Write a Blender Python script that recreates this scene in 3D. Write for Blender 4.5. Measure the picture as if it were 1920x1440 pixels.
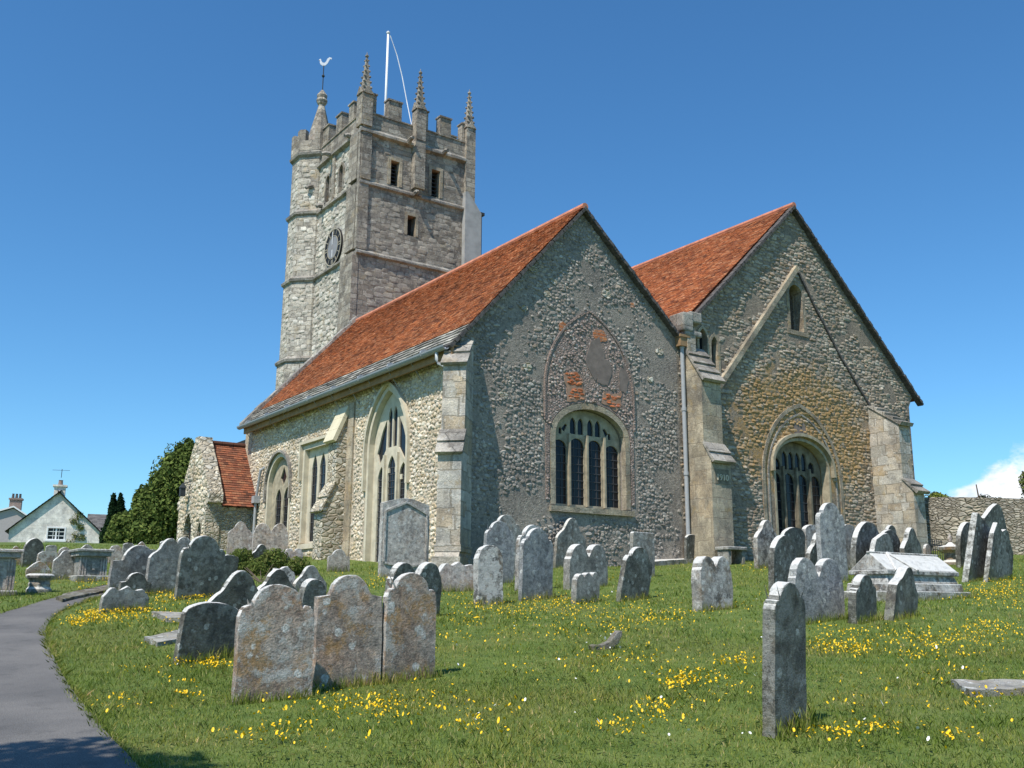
import bpy, bmesh, math, random
import numpy as np
from mathutils import Vector, Matrix
from math import sin, cos, pi, radians, sqrt, atan2

# ------------------------------------------------------------------ camera, sky, sun
scene = bpy.context.scene
for o in list(bpy.data.objects): bpy.data.objects.remove(o)
PITCH, ROLL, YAW, FPX = 0.2189, 0.0056, 0.61079, 1835.75
CAM = Vector((-12.66629, -20.39789, -1.3148))
FW = Vector((sin(YAW)*cos(PITCH), cos(YAW)*cos(PITCH), sin(PITCH)))
_r = Vector((cos(YAW), -sin(YAW), 0)); _u = _r.cross(FW)
RT = _r*cos(ROLL)+_u*sin(ROLL); UP = -_r*sin(ROLL)+_u*cos(ROLL)
cd = bpy.data.cameras.new('camera'); cam = bpy.data.objects.new('camera', cd)
scene.collection.objects.link(cam)
cd.sensor_width = 36; cd.lens = FPX/1920*36; cd.clip_end = 4000; cd.clip_start = .1
M = Matrix((RT, UP, -FW)).transposed().to_4x4(); M.translation = CAM
cam.matrix_world = M; scene.camera = cam
SUN = Vector((-1.0, -0.42, 1.65)).normalized()
W = bpy.data.worlds.new('World'); scene.world = W; W.use_nodes = True
wn = W.node_tree; wn.nodes.clear()
sl = bpy.data.lights.new('sun', 'SUN'); sl.energy = 5.0; sl.angle = radians(.55); sl.color = (1, .94, .85)
so = bpy.data.objects.new('sun', sl); scene.collection.objects.link(so); so.location = (-20, -20, 40)
so.rotation_euler = SUN.to_track_quat('Z', 'Y').to_euler()
scene.view_settings.view_transform = 'Standard'; scene.view_settings.look = 'None'
scene.view_settings.exposure = 0.14; scene.view_settings.gamma = 1
scene.render.engine = 'CYCLES'
scene.render.resolution_x = 1024; scene.render.resolution_y = 768

class G:
    """tiny node helper"""
    def __init__(s, nt): s.nt = nt
    def new(s, t, ins=None, **props):
        n = s.nt.nodes.new(t)
        for k, v in props.items(): setattr(n, k, v)
        for k, v in (ins or {}).items(): s.put(n.inputs[k], v)
        return n
    def put(s, sock, v):
        if isinstance(v, bpy.types.NodeSocket): s.nt.links.new(v, sock)
        elif isinstance(v, (tuple, list)) and sock.type == 'RGBA' and len(v) == 3: sock.default_value = (*v, 1)
        else: sock.default_value = v
    def m(s, op, a, b=0.0, c=None, clamp=False):
        n = s.new('ShaderNodeMath', operation=op, use_clamp=clamp); s.put(n.inputs[0], a); s.put(n.inputs[1], b)
        if c is not None: s.put(n.inputs[2], c)
        return n.outputs[0]
    def v(s, op, a, b=(0, 0, 0)):
        n = s.new('ShaderNodeVectorMath', operation=op); s.put(n.inputs[0], a)
        if op == 'SCALE': s.put(n.inputs['Scale'], b)
        else: s.put(n.inputs[1], b)
        return n.outputs['Value'] if op in ('DOT_PRODUCT', 'LENGTH', 'DISTANCE') else n.outputs[0]
    def mix(s, f, a, b, blend='MIX'):
        n = s.new('ShaderNodeMix', data_type='RGBA', blend_type=blend)
        s.put(n.inputs[0], f); s.put(n.inputs[6], a); s.put(n.inputs[7], b); return n.outputs[2]
    def ss(s, x, a, b, o0=0.0, o1=1.0):
        n = s.new('ShaderNodeMapRange', interpolation_type='SMOOTHSTEP')
        for i, q in enumerate((x, a, b, o0, o1)): s.put(n.inputs[i], q)
        return n.outputs[0]
    def ramp(s, f, stops):
        n = s.new('ShaderNodeValToRGB'); s.put(n.inputs[0], f); e = n.color_ramp.elements
        while len(e) < len(stops): e.new(.5)
        for i, (p, c) in enumerate(stops): e[i].position = p; e[i].color = (*c, 1)
        return n.outputs[0]
    def noise(s, vec, scale, detail=3, rough=.55, out='Fac'):
        n = s.new('ShaderNodeTexNoise', {'Vector': vec, 'Scale': scale, 'Detail': detail, 'Roughness': rough})
        return n.outputs[out]
    def voro(s, vec, scale, feat='F1', rnd=1.0):
        return s.new('ShaderNodeTexVoronoi', {'Vector': vec, 'Scale': scale, 'Randomness': rnd}, feature=feat)
    def sep(s, vec): return s.new('ShaderNodeSeparateXYZ', {0: vec}).outputs
    def comb(s, x, y, z): return s.new('ShaderNodeCombineXYZ', {0: x, 1: y, 2: z}).outputs[0]

# world: physical sky + a low bank of cumulus on the right horizon
g = G(wn)
sky = g.new('ShaderNodeTexSky', sky_type='NISHITA', sun_disc=False, sun_elevation=math.asin(SUN.z),
            sun_rotation=atan2(SUN.x, SUN.y), altitude=0, air_density=1.0, dust_density=0.15, ozone_density=3.2)
hs = g.new('ShaderNodeHueSaturation', {'Hue': .497, 'Saturation': 1.12, 'Value': 1.0, 'Color': sky.outputs[0]})
dirv = g.new('ShaderNodeTexCoord').outputs['Generated']
cdir = (FW*FPX + RT*(1905-960) - UP*(925-720)).normalized()
dx, dy, dz = g.sep(dirv)
side = g.v('DOT_PRODUCT', dirv, (cos(YAW+.5), -sin(YAW+.5), 0))       # + to the right of the cloud centre
cn = g.noise(g.v('MULTIPLY', dirv, (1, 1, 1.6)), 16, 7, .6)
az0 = atan2(cdir.x, cdir.y)
sd = g.v('DOT_PRODUCT', dirv, (cos(az0), -sin(az0), 0))                # ~angle right of cdir
topz = g.m('ADD', .125, g.m('MULTIPLY', sd, .50))                      # cloud top rises to the right
topz = g.m('MINIMUM', topz, .19)
hgt = g.m('ADD', g.m('SUBTRACT', topz, dz), g.m('MULTIPLY', g.m('SUBTRACT', cn, .5), .13))
cm = g.ss(hgt, -.004, .022)
fwd = g.v('DOT_PRODUCT', dirv, (sin(az0), cos(az0), 0))
cm = g.m('MULTIPLY', cm, g.ss(fwd, .8, .9))
cm = g.m('MULTIPLY', cm, g.ss(sd, -.115, -.06))
cshade = g.noise(g.v('MULTIPLY', dirv, (1, 1, 1.5)), 22, 6, .6)
ccol = g.mix(g.ss(cshade, .38, .6), (6.4, 7.2, 8.4), (9.6, 9.7, 9.9))
cfin = g.mix(g.m('MULTIPLY', cm, .93), g.mix(1.0, hs.outputs[0], (.75, 1.11, 1.29), 'MULTIPLY'), ccol)
bg = g.new('ShaderNodeBackground', {'Color': cfin, 'Strength': .115})
g.new('ShaderNodeOutputWorld', {'Surface': bg.outputs[0]})

# ------------------------------------------------------------------ terrain and pixel helpers
def gz(x, y):
    s = (x-CAM.x)*sin(YAW)+(y-CAM.y)*cos(YAW); t = (x-CAM.x)*cos(YAW)-(y-CAM.y)*sin(YAW)
    s1 = np.clip(s, -30, 40); s2 = np.clip(s-40, 0, 35)
    und = .02*np.sin(x*.9+.7*np.sin(y*.5))+.018*np.sin(y*1.1+x*.35+1.3)
    return CAM.z-1.6+.0955*s1+.04*s2+und
def st(s, t): return Vector((CAM.x+s*sin(YAW)+t*cos(YAW), CAM.y+s*cos(YAW)-t*sin(YAW), 0))
def ray(px, py): return (FW*FPX+RT*(px-960)-UP*(py-720))/FPX
def hit(px, py):
    d = ray(px, py); k = 3.0
    while k < 200:
        p = CAM+d*k
        if p.z < gz(p.x, p.y): break
        k += .05
    lo, hi = k-.05, k
    for _ in range(12):
        mi = (lo+hi)/2; p = CAM+d*mi
        if p.z < gz(p.x, p.y): hi = mi
        else: lo = mi
    return CAM+d*hi
def proj(P):
    d = P-CAM; z = d.dot(FW); return 960+FPX*d.dot(RT)/z, 720-FPX*d.dot(UP)/z, z

# ------------------------------------------------------------------ object helpers
C = scene.collection
def mesh_obj(name, verts, faces, m, parent=None, smooth=False, fix=True):
    me = bpy.data.meshes.new(name); me.from_pydata([tuple(v) for v in verts], [], faces); me.update()
    if fix:
        bm = bmesh.new(); bm.from_mesh(me); bmesh.ops.recalc_face_normals(bm, faces=bm.faces); bm.to_mesh(me); bm.free()
    if smooth: me.polygons.foreach_set('use_smooth', [True]*len(me.polygons))
    if m: me.materials.append(m)
    o = bpy.data.objects.new(name, me); C.objects.link(o)
    if parent: link(o, parent)
    return o
def top_of(p):
    off = Vector()
    while p: off += p.location; p = p.parent
    return off
def link(o, parent):
    o.parent = parent; o.location = -top_of(parent)      # vertices are given in world coordinates
def tag(o, label=None, cat=None, group=None, kind=None):
    if label: o['label'] = label
    if cat: o['category'] = cat
    if group: o['group'] = group
    if kind: o['kind'] = kind
    return o
def empty(name, loc, label, cat, group=None):
    o = bpy.data.objects.new(name, None); C.objects.link(o); o.location = loc; o.empty_display_size = .3
    return tag(o, label, cat, group)

class MB:
    """mesh collector in world coordinates"""
    def __init__(s): s.v = []; s.f = []
    def add(s, vs, fs):
        k = len(s.v); s.v += [tuple(v) for v in vs]; s.f += [tuple(i+k for i in f) for f in fs]; return s
    def box(s, a, b, frame=None):
        x0, y0, z0 = a; x1, y1, z1 = b
        vs = [(x, y, z) for x in (x0, x1) for y in (y0, y1) for z in (z0, z1)]
        if frame: vs = [frame(*q) for q in vs]
        return s.add(vs, [(0, 1, 3, 2), (4, 6, 7, 5), (0, 4, 5, 1), (2, 3, 7, 6), (0, 2, 6, 4), (1, 5, 7, 3)])
    def tube(s, pts, r, n=8, r1=None):
        pts = [Vector(p) for p in pts]; r1 = r if r1 is None else r1; rings = []
        for i, p in enumerate(pts):
            d = (pts[min(i+1, len(pts)-1)]-pts[max(i-1, 0)]).normalized()
            a = d.cross(Vector((0, 0, 1))) if abs(d.z) < .95 else d.cross(Vector((0, 1, 0))); a.normalize(); b = d.cross(a)
            q = r+(r1-r)*i/max(1, len(pts)-1)
            rings.append([p+a*q*cos(2*pi*k/n)+b*q*sin(2*pi*k/n) for k in range(n)])
        vs = [v for rg in rings for v in rg]; fs = []
        for i in range(len(pts)-1):
            for k in range(n): fs.append((i*n+k, i*n+(k+1) % n, (i+1)*n+(k+1) % n, (i+1)*n+k))
        fs += [tuple(range(n)), tuple(range((len(pts)-1)*n, len(pts)*n))]
        return s.add(vs, fs)
    def lathe(s, c, prof, n=8, rot=0, cap=True):
        """prof: (radius, z) bottom to top round the vertical axis through c"""
        vs = []; fs = []
        for r, z in prof:
            for k in range(n):
                a = rot+2*pi*k/n; vs.append((c[0]+r*cos(a), c[1]+r*sin(a), z))
        for i in range(len(prof)-1):
            for k in range(n): fs.append((i*n+k, i*n+(k+1) % n, (i+1)*n+(k+1) % n, (i+1)*n+k))
        if cap: fs += [tuple(range(n)), tuple(range((len(prof)-1)*n, len(prof)*n))]
        return s.add(vs, fs)
    def build(s, name, m, parent=None, smooth=False, fix=True): return mesh_obj(name, s.v, s.f, m, parent, smooth, fix)

def frame(o, U, V, Wd):
    o, U, V, Wd = map(Vector, (o, U, V, Wd))
    return lambda u, v, w: o+U*u+V*v+Wd*w
def F_front(y=0): return frame((0, y, 0), (1, 0, 0), (0, 0, 1), (0, -1, 0))      # u = X, v = Z, w = outwards
def F_south(x=0): return frame((x, 0, 0), (0, 1, 0), (0, 0, 1), (-1, 0, 0))      # u = Y
def plate_mb(outer, holes, w0, w1, fr, mb=None):
    from mathutils.geometry import tessellate_polygon
    polys = [outer]+list(holes); flat = [p for q in polys for p in q]; n = len(flat)
    tris = tessellate_polygon([[Vector((a, b, 0)) for a, b in q] for q in polys])
    vs = [fr(a, b, w1) for a, b in flat]+[fr(a, b, w0) for a, b in flat]
    fs = [tuple(t) for t in tris]+[tuple(i+n for i in reversed(t)) for t in tris]
    k = 0
    for q in polys:
        m_ = len(q)
        for i in range(m_):
            a, b = k+i, k+(i+1) % m_; fs.append((a, b, b+n, a+n))
        k += m_
    mb = mb or MB(); return mb.add(vs, fs)
def plate(name, outer, holes, w0, w1, fr, m, parent): return plate_mb(outer, holes, w0, w1, fr).build(name, m, parent)
def arch(u0, u1, vb, vs, va, n=9, bottom=True):
    """outline of an arched opening from bottom left, clockwise over the head"""
    a = (u1-u0)/2; c = (u0+u1)/2; r = va-vs; L = []
    if r >= a*.98:
        R = (a*a+r*r)/(2*a); th = math.asin(min(1, r/R))
        for i in range(n+1):
            t = th*i/n; L.append((u0+R-R*cos(t), vs+R*sin(t)))
    else:
        for i in range(n+1):
            x = -cos(pi/2*i/n); L.append((c+a*x, vs+r*(.93*sqrt(max(0, 1-abs(x)**2.3))+.07*(1-abs(x)))))
    Rr = [(2*c-x, y) for x, y in reversed(L[:-1])]
    pts = L+Rr
    if bottom: pts = [(u0, vb)]+pts+[(u1, vb)]
    return pts
def strip_mb(pts, wid, w0, w1, fr, mb=None, closed=False):
    """moulding of rectangular section along an in-plane polyline; lies on the left of travel"""
    mb = mb or MB(); P = [Vector(p) for p in pts]; n = len(P); off = []
    for i in range(n):
        a = P[i-1] if (i > 0 or closed) else None; b = P[(i+1) % n] if (i < n-1 or closed) else None
        d1 = (P[i]-a).normalized() if a is not None else None; d2 = (b-P[i]).normalized() if b is not None else None
        if d1 is None: d1 = d2
        if d2 is None: d2 = d1
        n1 = Vector((-d1.y, d1.x)); n2 = Vector((-d2.y, d2.x)); nn = (n1+n2).normalized(); q = max(.35, nn.dot(n1))
        off.append(P[i]+nn*(wid/q))
    for i in range(n if closed else n-1):
        j = (i+1) % n; quad = [P[i], P[j], off[j], off[i]]
        vs = [fr(q.x, q.y, w1) for q in quad]+[fr(q.x, q.y, w0) for q in quad]
        mb.add(vs, [(0, 1, 2, 3), (7, 6, 5, 4), (0, 4, 5, 1), (1, 5, 6, 2), (2, 6, 7, 3), (3, 7, 4, 0)])
    return mb

# ------------------------------------------------------------------ materials
def new_mat(name, rough=.9):
    m = bpy.data.materials.new(name); m.use_nodes = True; nt = m.node_tree; nt.nodes.clear(); g = G(nt)
    b = g.new('ShaderNodeBsdfPrincipled', {'Roughness': rough, 'Specular IOR Level': .25})
    g.new('ShaderNodeOutputMaterial', {'Surface': b.outputs[0]}); return m, g, b
def bump(g, b, h, strength=.5, dist=.03):
    n = g.new('ShaderNodeBump', {'Height': h, 'Strength': strength, 'Distance': dist}); g.put(b.inputs['Normal'], n.outputs[0])
def obc(g): return g.new('ShaderNodeTexCoord').outputs['Object']
def wallc(g):
    """in-plane coordinates: (y,z) where the surface faces along X, (x,z) where it faces along Y"""
    x, y, z = g.sep(obc(g)); nx, ny, nz = g.sep(g.new('ShaderNodeNewGeometry').outputs['True Normal'])
    f = g.m('GREATER_THAN', g.m('ABSOLUTE', nx), g.m('ABSOLUTE', ny))
    u = g.m('ADD', g.m('MULTIPLY', y, f), g.m('MULTIPLY', x, g.m('SUBTRACT', 1, f)))
    return g.comb(u, z, 0)
def flat(name, col, rough=.7, metal=0, nz=.12, sc=6, bs=0):
    m, g, b = new_mat(name, rough); c = obc(g); n = g.noise(c, sc, 5)
    g.put(b.inputs['Base Color'], g.mix(g.ss(n, .3, .7), tuple(x*(1-nz) for x in col), tuple(min(1, x*(1+nz)) for x in col)))
    b.inputs['Metallic'].default_value = metal
    if bs: bump(g, b, n, bs, .02)
    return m
def rubble(name, stones, mortar, scale, squash=1.5, mw=.06, bs=.7, dist=.05, extra=None, fine=1.0, mot=.35, lichen=None):
    m, g, b = new_mat(name, .92); oc = obc(g)
    wob = g.v('SCALE', g.v('SUBTRACT', g.noise(oc, scale*.9, 2, .5, 'Color'), (.5, .5, .5)), .5/scale)
    p = g.v('MULTIPLY', g.v('ADD', oc, wob), (1, 1, squash))
    szn = g.noise(oc, .9, 2)                                  # patches of larger and of smaller stones
    v1 = g.voro(p, scale); e1 = g.voro(p, scale, 'DISTANCE_TO_EDGE').outputs['Distance']
    v2 = g.voro(p, scale*1.7); e2 = g.voro(p, scale*1.7, 'DISTANCE_TO_EDGE').outputs['Distance']
    f = g.ss(szn, .5, .53)
    e = g.m('ADD', g.m('MULTIPLY', e1, g.m('SUBTRACT', 1, f)), g.m('MULTIPLY', g.m('MULTIPLY', e2, .85), f))
    col = g.mix(f, v1.outputs['Color'], v2.outputs['Color'])
    cr, cg_, cb = g.sep(col)
    k = len(stones); c = g.ramp(cr, [(i/(k-1), s) for i, s in enumerate(stones)])
    c = g.mix(1.0, c, g.ramp(cg_, [(0, (.72, .72, .72)), (1, (1.25, 1.25, 1.25))]), 'MULTIPLY')
    fn = g.noise(oc, 34*fine, 4, .65)
    c = g.mix(mot, c, g.ramp(fn, [(.25, (.45, .45, .45)), (.75, (1.6, 1.6, 1.6))]), 'MULTIPLY')
    mwn = g.m('ADD', mw*.4, g.m('MULTIPLY', g.noise(oc, 2.2, 3), mw*1.3))
    mk = g.ss(e, g.m('MULTIPLY', mwn, .45), mwn)
    mc = g.mix(g.noise(oc, 5, 4), tuple(x*.7 for x in mortar), tuple(min(1, x*1.25) for x in mortar))
    c = g.mix(mk, mc, c)
    big = g.noise(oc, .55, 4, .6)
    c = g.mix(.45, c, g.ramp(big, [(.3, (.72, .73, .76)), (.7, (1.3, 1.26, 1.2))]), 'MULTIPLY')
    h = g.m('ADD', g.m('MULTIPLY', g.ss(e, .0, mw*2.6), g.m('ADD', .6, g.m('MULTIPLY', cb, .9))), g.m('MULTIPLY', fn, .35))
    if lichen: c = lichen(g, oc, c)
    if extra: c, h = extra(g, oc, c, h)
    g.put(b.inputs['Base Color'], c); bump(g, b, h, bs, dist); return m
def ashlar(name, cols, mortar, bw, bh, bs=.5, spots=.5, orange=.0, dark=.3, mort=.012, sq=None, wobble=.07, mvis=.8):
    m, g, b = new_mat(name, .9); oc = obc(g); wc = wallc(g)
    wob = g.v('SCALE', g.v('SUBTRACT', g.noise(oc, 3, 3, .6, 'Color'), (.5, .5, .5)), wobble)
    p = g.v('ADD', wc, wob)
    br = g.new('ShaderNodeTexBrick', {'Vector': p, 'Color1': (0, 0, 0), 'Color2': (1, 1, 1), 'Mortar': (.5, .5, .5), 'Scale': 1.0,
               'Mortar Size': mort, 'Mortar Smooth': .3, 'Bias': 0, 'Brick Width': bw, 'Row Height': bh}, offset=.45, squash=sq or 1.0, squash_frequency=3)
    br2 = g.new('ShaderNodeTexBrick', {'Vector': g.v('ADD', p, (3.3, .07, 0)), 'Color1': (0, 0, 0), 'Color2': (1, 1, 1), 'Mortar': (.5, .5, .5), 'Scale': 1.0,
               'Mortar Size': mort, 'Mortar Smooth': .3, 'Bias': 0, 'Brick Width': bw*1.5, 'Row Height': bh*1.37}, offset=.37)
    sel = g.ss(g.noise(g.v('ADD', oc, (5, 6, 2)), .8, 3, .6), .49, .5)
    rnd = g.m('ADD', g.m('MULTIPLY', g.sep(br.outputs['Color'])[0], g.m('SUBTRACT', 1, sel)), g.m('MULTIPLY', g.sep(br2.outputs['Color'])[0], sel)); k = len(cols)
    mfac = g.m('ADD', g.m('MULTIPLY', br.outputs['Fac'], g.m('SUBTRACT', 1, sel)), g.m('MULTIPLY', br2.outputs['Fac'], sel))
    c = g.ramp(rnd, [(i/(k-1), q) for i, q in enumerate(cols)])
    n1 = g.noise(oc, 1.7, 5, .65); n2 = g.noise(oc, 24, 5, .7)
    c = g.mix(.9, c, g.ramp(n1, [(.30, (.5, .5, .52)), (.70, (1.42, 1.38, 1.32))]), 'MULTIPLY')
    c = g.mix(.7, c, g.ramp(n2, [(.3, (.55, .55, .55)), (.7, (1.4, 1.4, 1.4))]), 'MULTIPLY')
    c = g.mix(g.m('MULTIPLY', mfac, mvis), c, mortar)
    dn = g.noise(g.v('MULTIPLY', oc, (1, 1, .5)), 1.5, 7, .75)
    c = g.mix(g.m('MULTIPLY', g.ss(dn, .50, .62), dark*.75), c, (.10, .09, .08))
    sp = g.noise(oc, 9, 6, .75)
    c = g.mix(g.m('MULTIPLY', g.ss(sp, .56, .66), spots), c, (.62, .61, .57))
    if orange: c = g.mix(g.m('MULTIPLY', g.ss(g.noise(oc, 1.3, 5, .7), .56, .68), orange), c, (.42, .27, .07))
    h = g.m('ADD', g.m('SUBTRACT', 1, mfac), g.m('ADD', g.m('MULTIPLY', n2, .9), g.m('ADD', g.m('MULTIPLY', n1, 1.4), g.m('MULTIPLY', rnd, .35))))
    g.put(b.inputs['Base Color'], c); bump(g, b, h, bs, .03); return m
def tiles(name, cols):
    m, g, b = new_mat(name, .85); oc = obc(g)
    r = g.new('ShaderNodeAttribute', attribute_name='rnd').outputs['Fac']; k = len(cols)
    c = g.ramp(r, [(i/(k-1), q) for i, q in enumerate(cols)])
    c = g.mix(.75, c, g.ramp(g.noise(oc, .7, 5, .65), [(.3, (.62, .6, .6)), (.7, (1.3, 1.3, 1.25))]), 'MULTIPLY')
    c = g.mix(.5, c, g.ramp(g.noise(oc, 19, 4, .7), [(.3, (.6, .6, .6)), (.7, (1.4, 1.4, 1.4))]), 'MULTIPLY')
    g.put(b.inputs['Base Color'], c); bump(g, b, g.noise(oc, 30, 3), .3, .01); return m
def grave(name, base, base2, lich=(.55, .55, .52), la=.5, orange=.25, dark=.3, rough_=.85, top=.88):
    m, g, b = new_mat(name, .92); oi = g.new('ShaderNodeObjectInfo').outputs['Random']
    oc = g.v('ADD', obc(g), g.comb(g.m('MULTIPLY', oi, 37), g.m('MULTIPLY', oi, 91), g.m('MULTIPLY', oi, 53)))
    n1 = g.noise(oc, 2.3, 6, .68); n2 = g.noise(oc, 11, 6, .75); n3 = g.noise(oc, 46, 4, .7)
    c = g.mix(g.ss(n1, .35, .65), base, base2)
    c = g.mix(1.0, c, g.ramp(n2, [(.32, (.42, .42, .43)), (.68, (1.65, 1.62, 1.58))]), 'MULTIPLY')
    c = g.mix(.6, c, g.ramp(n3, [(.3, (.55, .55, .55)), (.7, (1.45, 1.45, 1.45))]), 'MULTIPLY')
    dn = g.noise(g.v('ADD', oc, (7, 3, 1)), 3.1, 6, .7)
    c = g.mix(g.m('MULTIPLY', g.ss(dn, .50, .60), dark), c, (.045, .045, .045))
    mz = g.m('MULTIPLY', g.ss(g.sep(obc(g))[2], .22, -.02), g.ss(n2, .38, .58)); c = g.mix(g.m('MULTIPLY', mz, .6), c, (.10, .11, .045))
    if orange: c = g.mix(g.m('MULTIPLY', g.ss(g.noise(g.v('ADD', oc, (3, 9, 5)), 3.0, 7, .75), .50, .60), orange), c, (.36, .2, .055))
    ln = g.noise(g.v('ADD', oc, (1, 5, 8)), 7.5, 7, .78)
    lw = g.noise(g.v('ADD', oc, (8, 2, 4)), 1.6, 4, .6)
    c = g.mix(g.m('MULTIPLY', g.ss(g.m('ADD', ln, g.m('MULTIPLY', g.m('SUBTRACT', lw, .5), .5)), .50, .60), la), c, lich)
    vr = g.voro(g.v('ADD', oc, g.v('SCALE', g.noise(oc, 9, 3, .6, 'Color'), .05)), 7.0)
    spot = g.m('MULTIPLY', g.ss(vr.outputs['Distance'], .30, .22), g.ss(g.sep(vr.outputs['Color'])[0], .60, .62))
    spot = g.m('MULTIPLY', spot, g.m('ADD', .35, g.m('MULTIPLY', g.ss(n3, .4, .6), .65)))
    c = g.mix(g.m('MULTIPLY', spot, min(1, la*2.0)), c, tuple(min(1, q*1.15) for q in lich))
    # faces that point upward are mixed paler, edge broken by noise
    nz = g.sep(g.new('ShaderNodeNewGeometry').outputs['True Normal'])[2]
    tn = g.ss(g.m('ADD', nz, g.m('MULTIPLY', g.m('SUBTRACT', n2, .5), .8)), .25, .55)
    c = g.mix(g.m('MULTIPLY', tn, top), c, (.70, .69, .65))
    h = g.m('ADD', g.m('MULTIPLY', n1, .4), g.m('ADD', g.m('MULTIPLY', n2, .6), g.m('MULTIPLY', n3, .6)))
    h = g.m('ADD', h, g.m('MULTIPLY', g.ss(ln, .53, .62), .25))
    g.put(b.inputs['Base Color'], c); bump(g, b, h, rough_, .03); return m

def lich_south(g, oc, c):
    n = g.noise(g.v('ADD', oc, (4, 2, 9)), 1.1, 5, .7)
    c = g.mix(g.m('MULTIPLY', g.ss(n, .5, .68), .35), c, (.40, .30, .15))
    return c
def lich_gable_right(g, oc, c):
    # broad crust of ochre lichen round the head of the east window
    x, y, z = g.sep(oc)
    du = g.m('DIVIDE', g.m('SUBTRACT', x, 13.3), 4.2); dv = g.m('DIVIDE', g.m('SUBTRACT', z, 4.1), 2.6)
    d = g.m('SQRT', g.m('ADD', g.m('MULTIPLY', du, du), g.m('MULTIPLY', dv, dv)))
    n = g.noise(oc, 2.2, 6, .72)
    k = g.ss(g.m('ADD', d, g.m('MULTIPLY', g.m('SUBTRACT', n, .5), 1.5)), 1.0, .62)
    k = g.m('MULTIPLY', k, g.ss(g.noise(oc, 5, 5, .72), .38, .50))
    c = g.mix(g.m('MULTIPLY', k, .78), c, (.42, .255, .095)); return c
def plaster_gable_left(g, oc, c, h):
    # worn remains of a smooth render coat
    n = g.ss(g.noise(g.v('ADD', oc, (2, 1, 6)), 1.15, 6, .66), .54, .60)
    c = g.mix(g.m('MULTIPLY', n, .8), c, (.235, .23, .225)); h = g.m('ADD', g.m('MULTIPLY', h, g.m('SUBTRACT', 1, g.m('MULTIPLY', n, .75))), g.m('MULTIPLY', n, .9))
    return c, h
MT = {}
def mortarm(name, col, bs=.7, extra=None, sc=9, pebble=.4):
    m, g, b = new_mat(name, .95); oc = obc(g)
    n1 = g.noise(oc, .8, 5, .65); n2 = g.noise(oc, sc, 6, .7); n3 = g.noise(oc, 45, 4, .7)
    c = g.mix(1.0, col, g.ramp(n1, [(.3, (.68, .68, .7)), (.7, (1.35, 1.32, 1.28))]), 'MULTIPLY')
    c = g.mix(1.0, c, g.ramp(n2, [(.3, (.62, .62, .62)), (.7, (1.4, 1.4, 1.4))]), 'MULTIPLY')
    v = g.voro(oc, 21); pm = g.m('MULTIPLY', g.ss(v.outputs['Distance'], .5, .3), g.ss(g.sep(v.outputs['Color'])[0], .45, .5)); c = g.mix(g.m('MULTIPLY', pm, pebble), c, g.ramp(g.sep(v.outputs['Color'])[1], [(0, tuple(q*.4 for q in col)), (1, tuple(min(1, q*2.0) for q in col))]))
    if extra: c = extra(g, oc, c)
    g.put(b.inputs['Base Color'], c); bump(g, b, g.m('ADD', g.m('ADD', n2, g.m('MULTIPLY', n3, .5)), g.m('MULTIPLY', pm, .5)), bs, .04); return m
def stonem(name, cols, bs=.5, extra=None, orange=0, spots=.3, dark=.0):
    m, g, b = new_mat(name, .92); oc = obc(g); r = g.new('ShaderNodeAttribute', attribute_name='rnd').outputs['Fac']; k = len(cols)
    c = g.ramp(r, [(i/(k-1), q) for i, q in enumerate(cols)]); n1 = g.noise(oc, .9, 5, .65); n2 = g.noise(oc, 14, 6, .72)
    c = g.mix(.8, c, g.ramp(n1, [(.3, (.62, .62, .64)), (.7, (1.35, 1.32, 1.28))]), 'MULTIPLY')
    c = g.mix(.8, c, g.ramp(n2, [(.3, (.6, .6, .6)), (.7, (1.4, 1.4, 1.4))]), 'MULTIPLY')
    if dark: c = g.mix(g.m('MULTIPLY', g.ss(g.noise(g.v('MULTIPLY', oc, (1, 1, .5)), 1.5, 7, .75), .5, .62), dark), c, (.10, .09, .08))
    c = g.mix(g.m('MULTIPLY', g.ss(g.noise(g.v('ADD', oc, (2, 7, 3)), 7, 6, .75), .57, .64), spots), c, (.62, .61, .57))
    if orange: c = g.mix(g.m('MULTIPLY', g.ss(g.noise(oc, 1.3, 5, .7), .56, .68), orange), c, (.42, .27, .07))
    if extra: c = extra(g, oc, c)
    g.put(b.inputs['Base Color'], c); bump(g, b, n2, bs, .02); return m
MT['south'] = mortarm('cream_lime_mortar', (.50, .425, .32), extra=lich_south)
MT['flint'] = mortarm('grey_mortar_and_render', (.265, .235, .20), pebble=.6)
MT['ragstone'] = mortarm('brown_mortar', (.25, .21, .165), extra=lich_gable_right, pebble=.5)
MT['cream_stones'] = stonem('cream_rubble_stones', [(.42, .33, .21), (.66, .57, .42), (.50, .44, .34), (.76, .70, .58), (.46, .40, .32), (.60, .50, .36)], extra=lich_south, spots=.35)
MT['flint_stones'] = stonem('grey_flints', [(0.163, 0.145, 0.125), (0.327, 0.295, 0.257), (0.241, 0.216, 0.187), (0.447, 0.415, 0.367), (0.198, 0.174, 0.148), (0.361, 0.324, 0.281), (0.284, 0.22, 0.164)], spots=.2)
MT['rag_stones'] = stonem('brown_grey_ragstones', [(0.211, 0.166, 0.122), (0.405, 0.332, 0.251), (0.29, 0.245, 0.19), (0.493, 0.432, 0.35), (0.238, 0.195, 0.152), (0.37, 0.274, 0.182)], extra=lich_gable_right, spots=.35)
MT['tower_stones'] = stonem('tower_blocks', [(0.206, 0.178, 0.143), (0.361, 0.324, 0.27), (0.267, 0.227, 0.18), (0.43, 0.389, 0.323), (0.31, 0.267, 0.21)], spots=.35, orange=.15, dark=.55)
MT['tower_light_stones'] = stonem('pale_tower_blocks', [(.38, .35, .29), (.54, .51, .44), (.46, .42, .35), (.64, .61, .54)], spots=.35, orange=.3, dark=.3)
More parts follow.
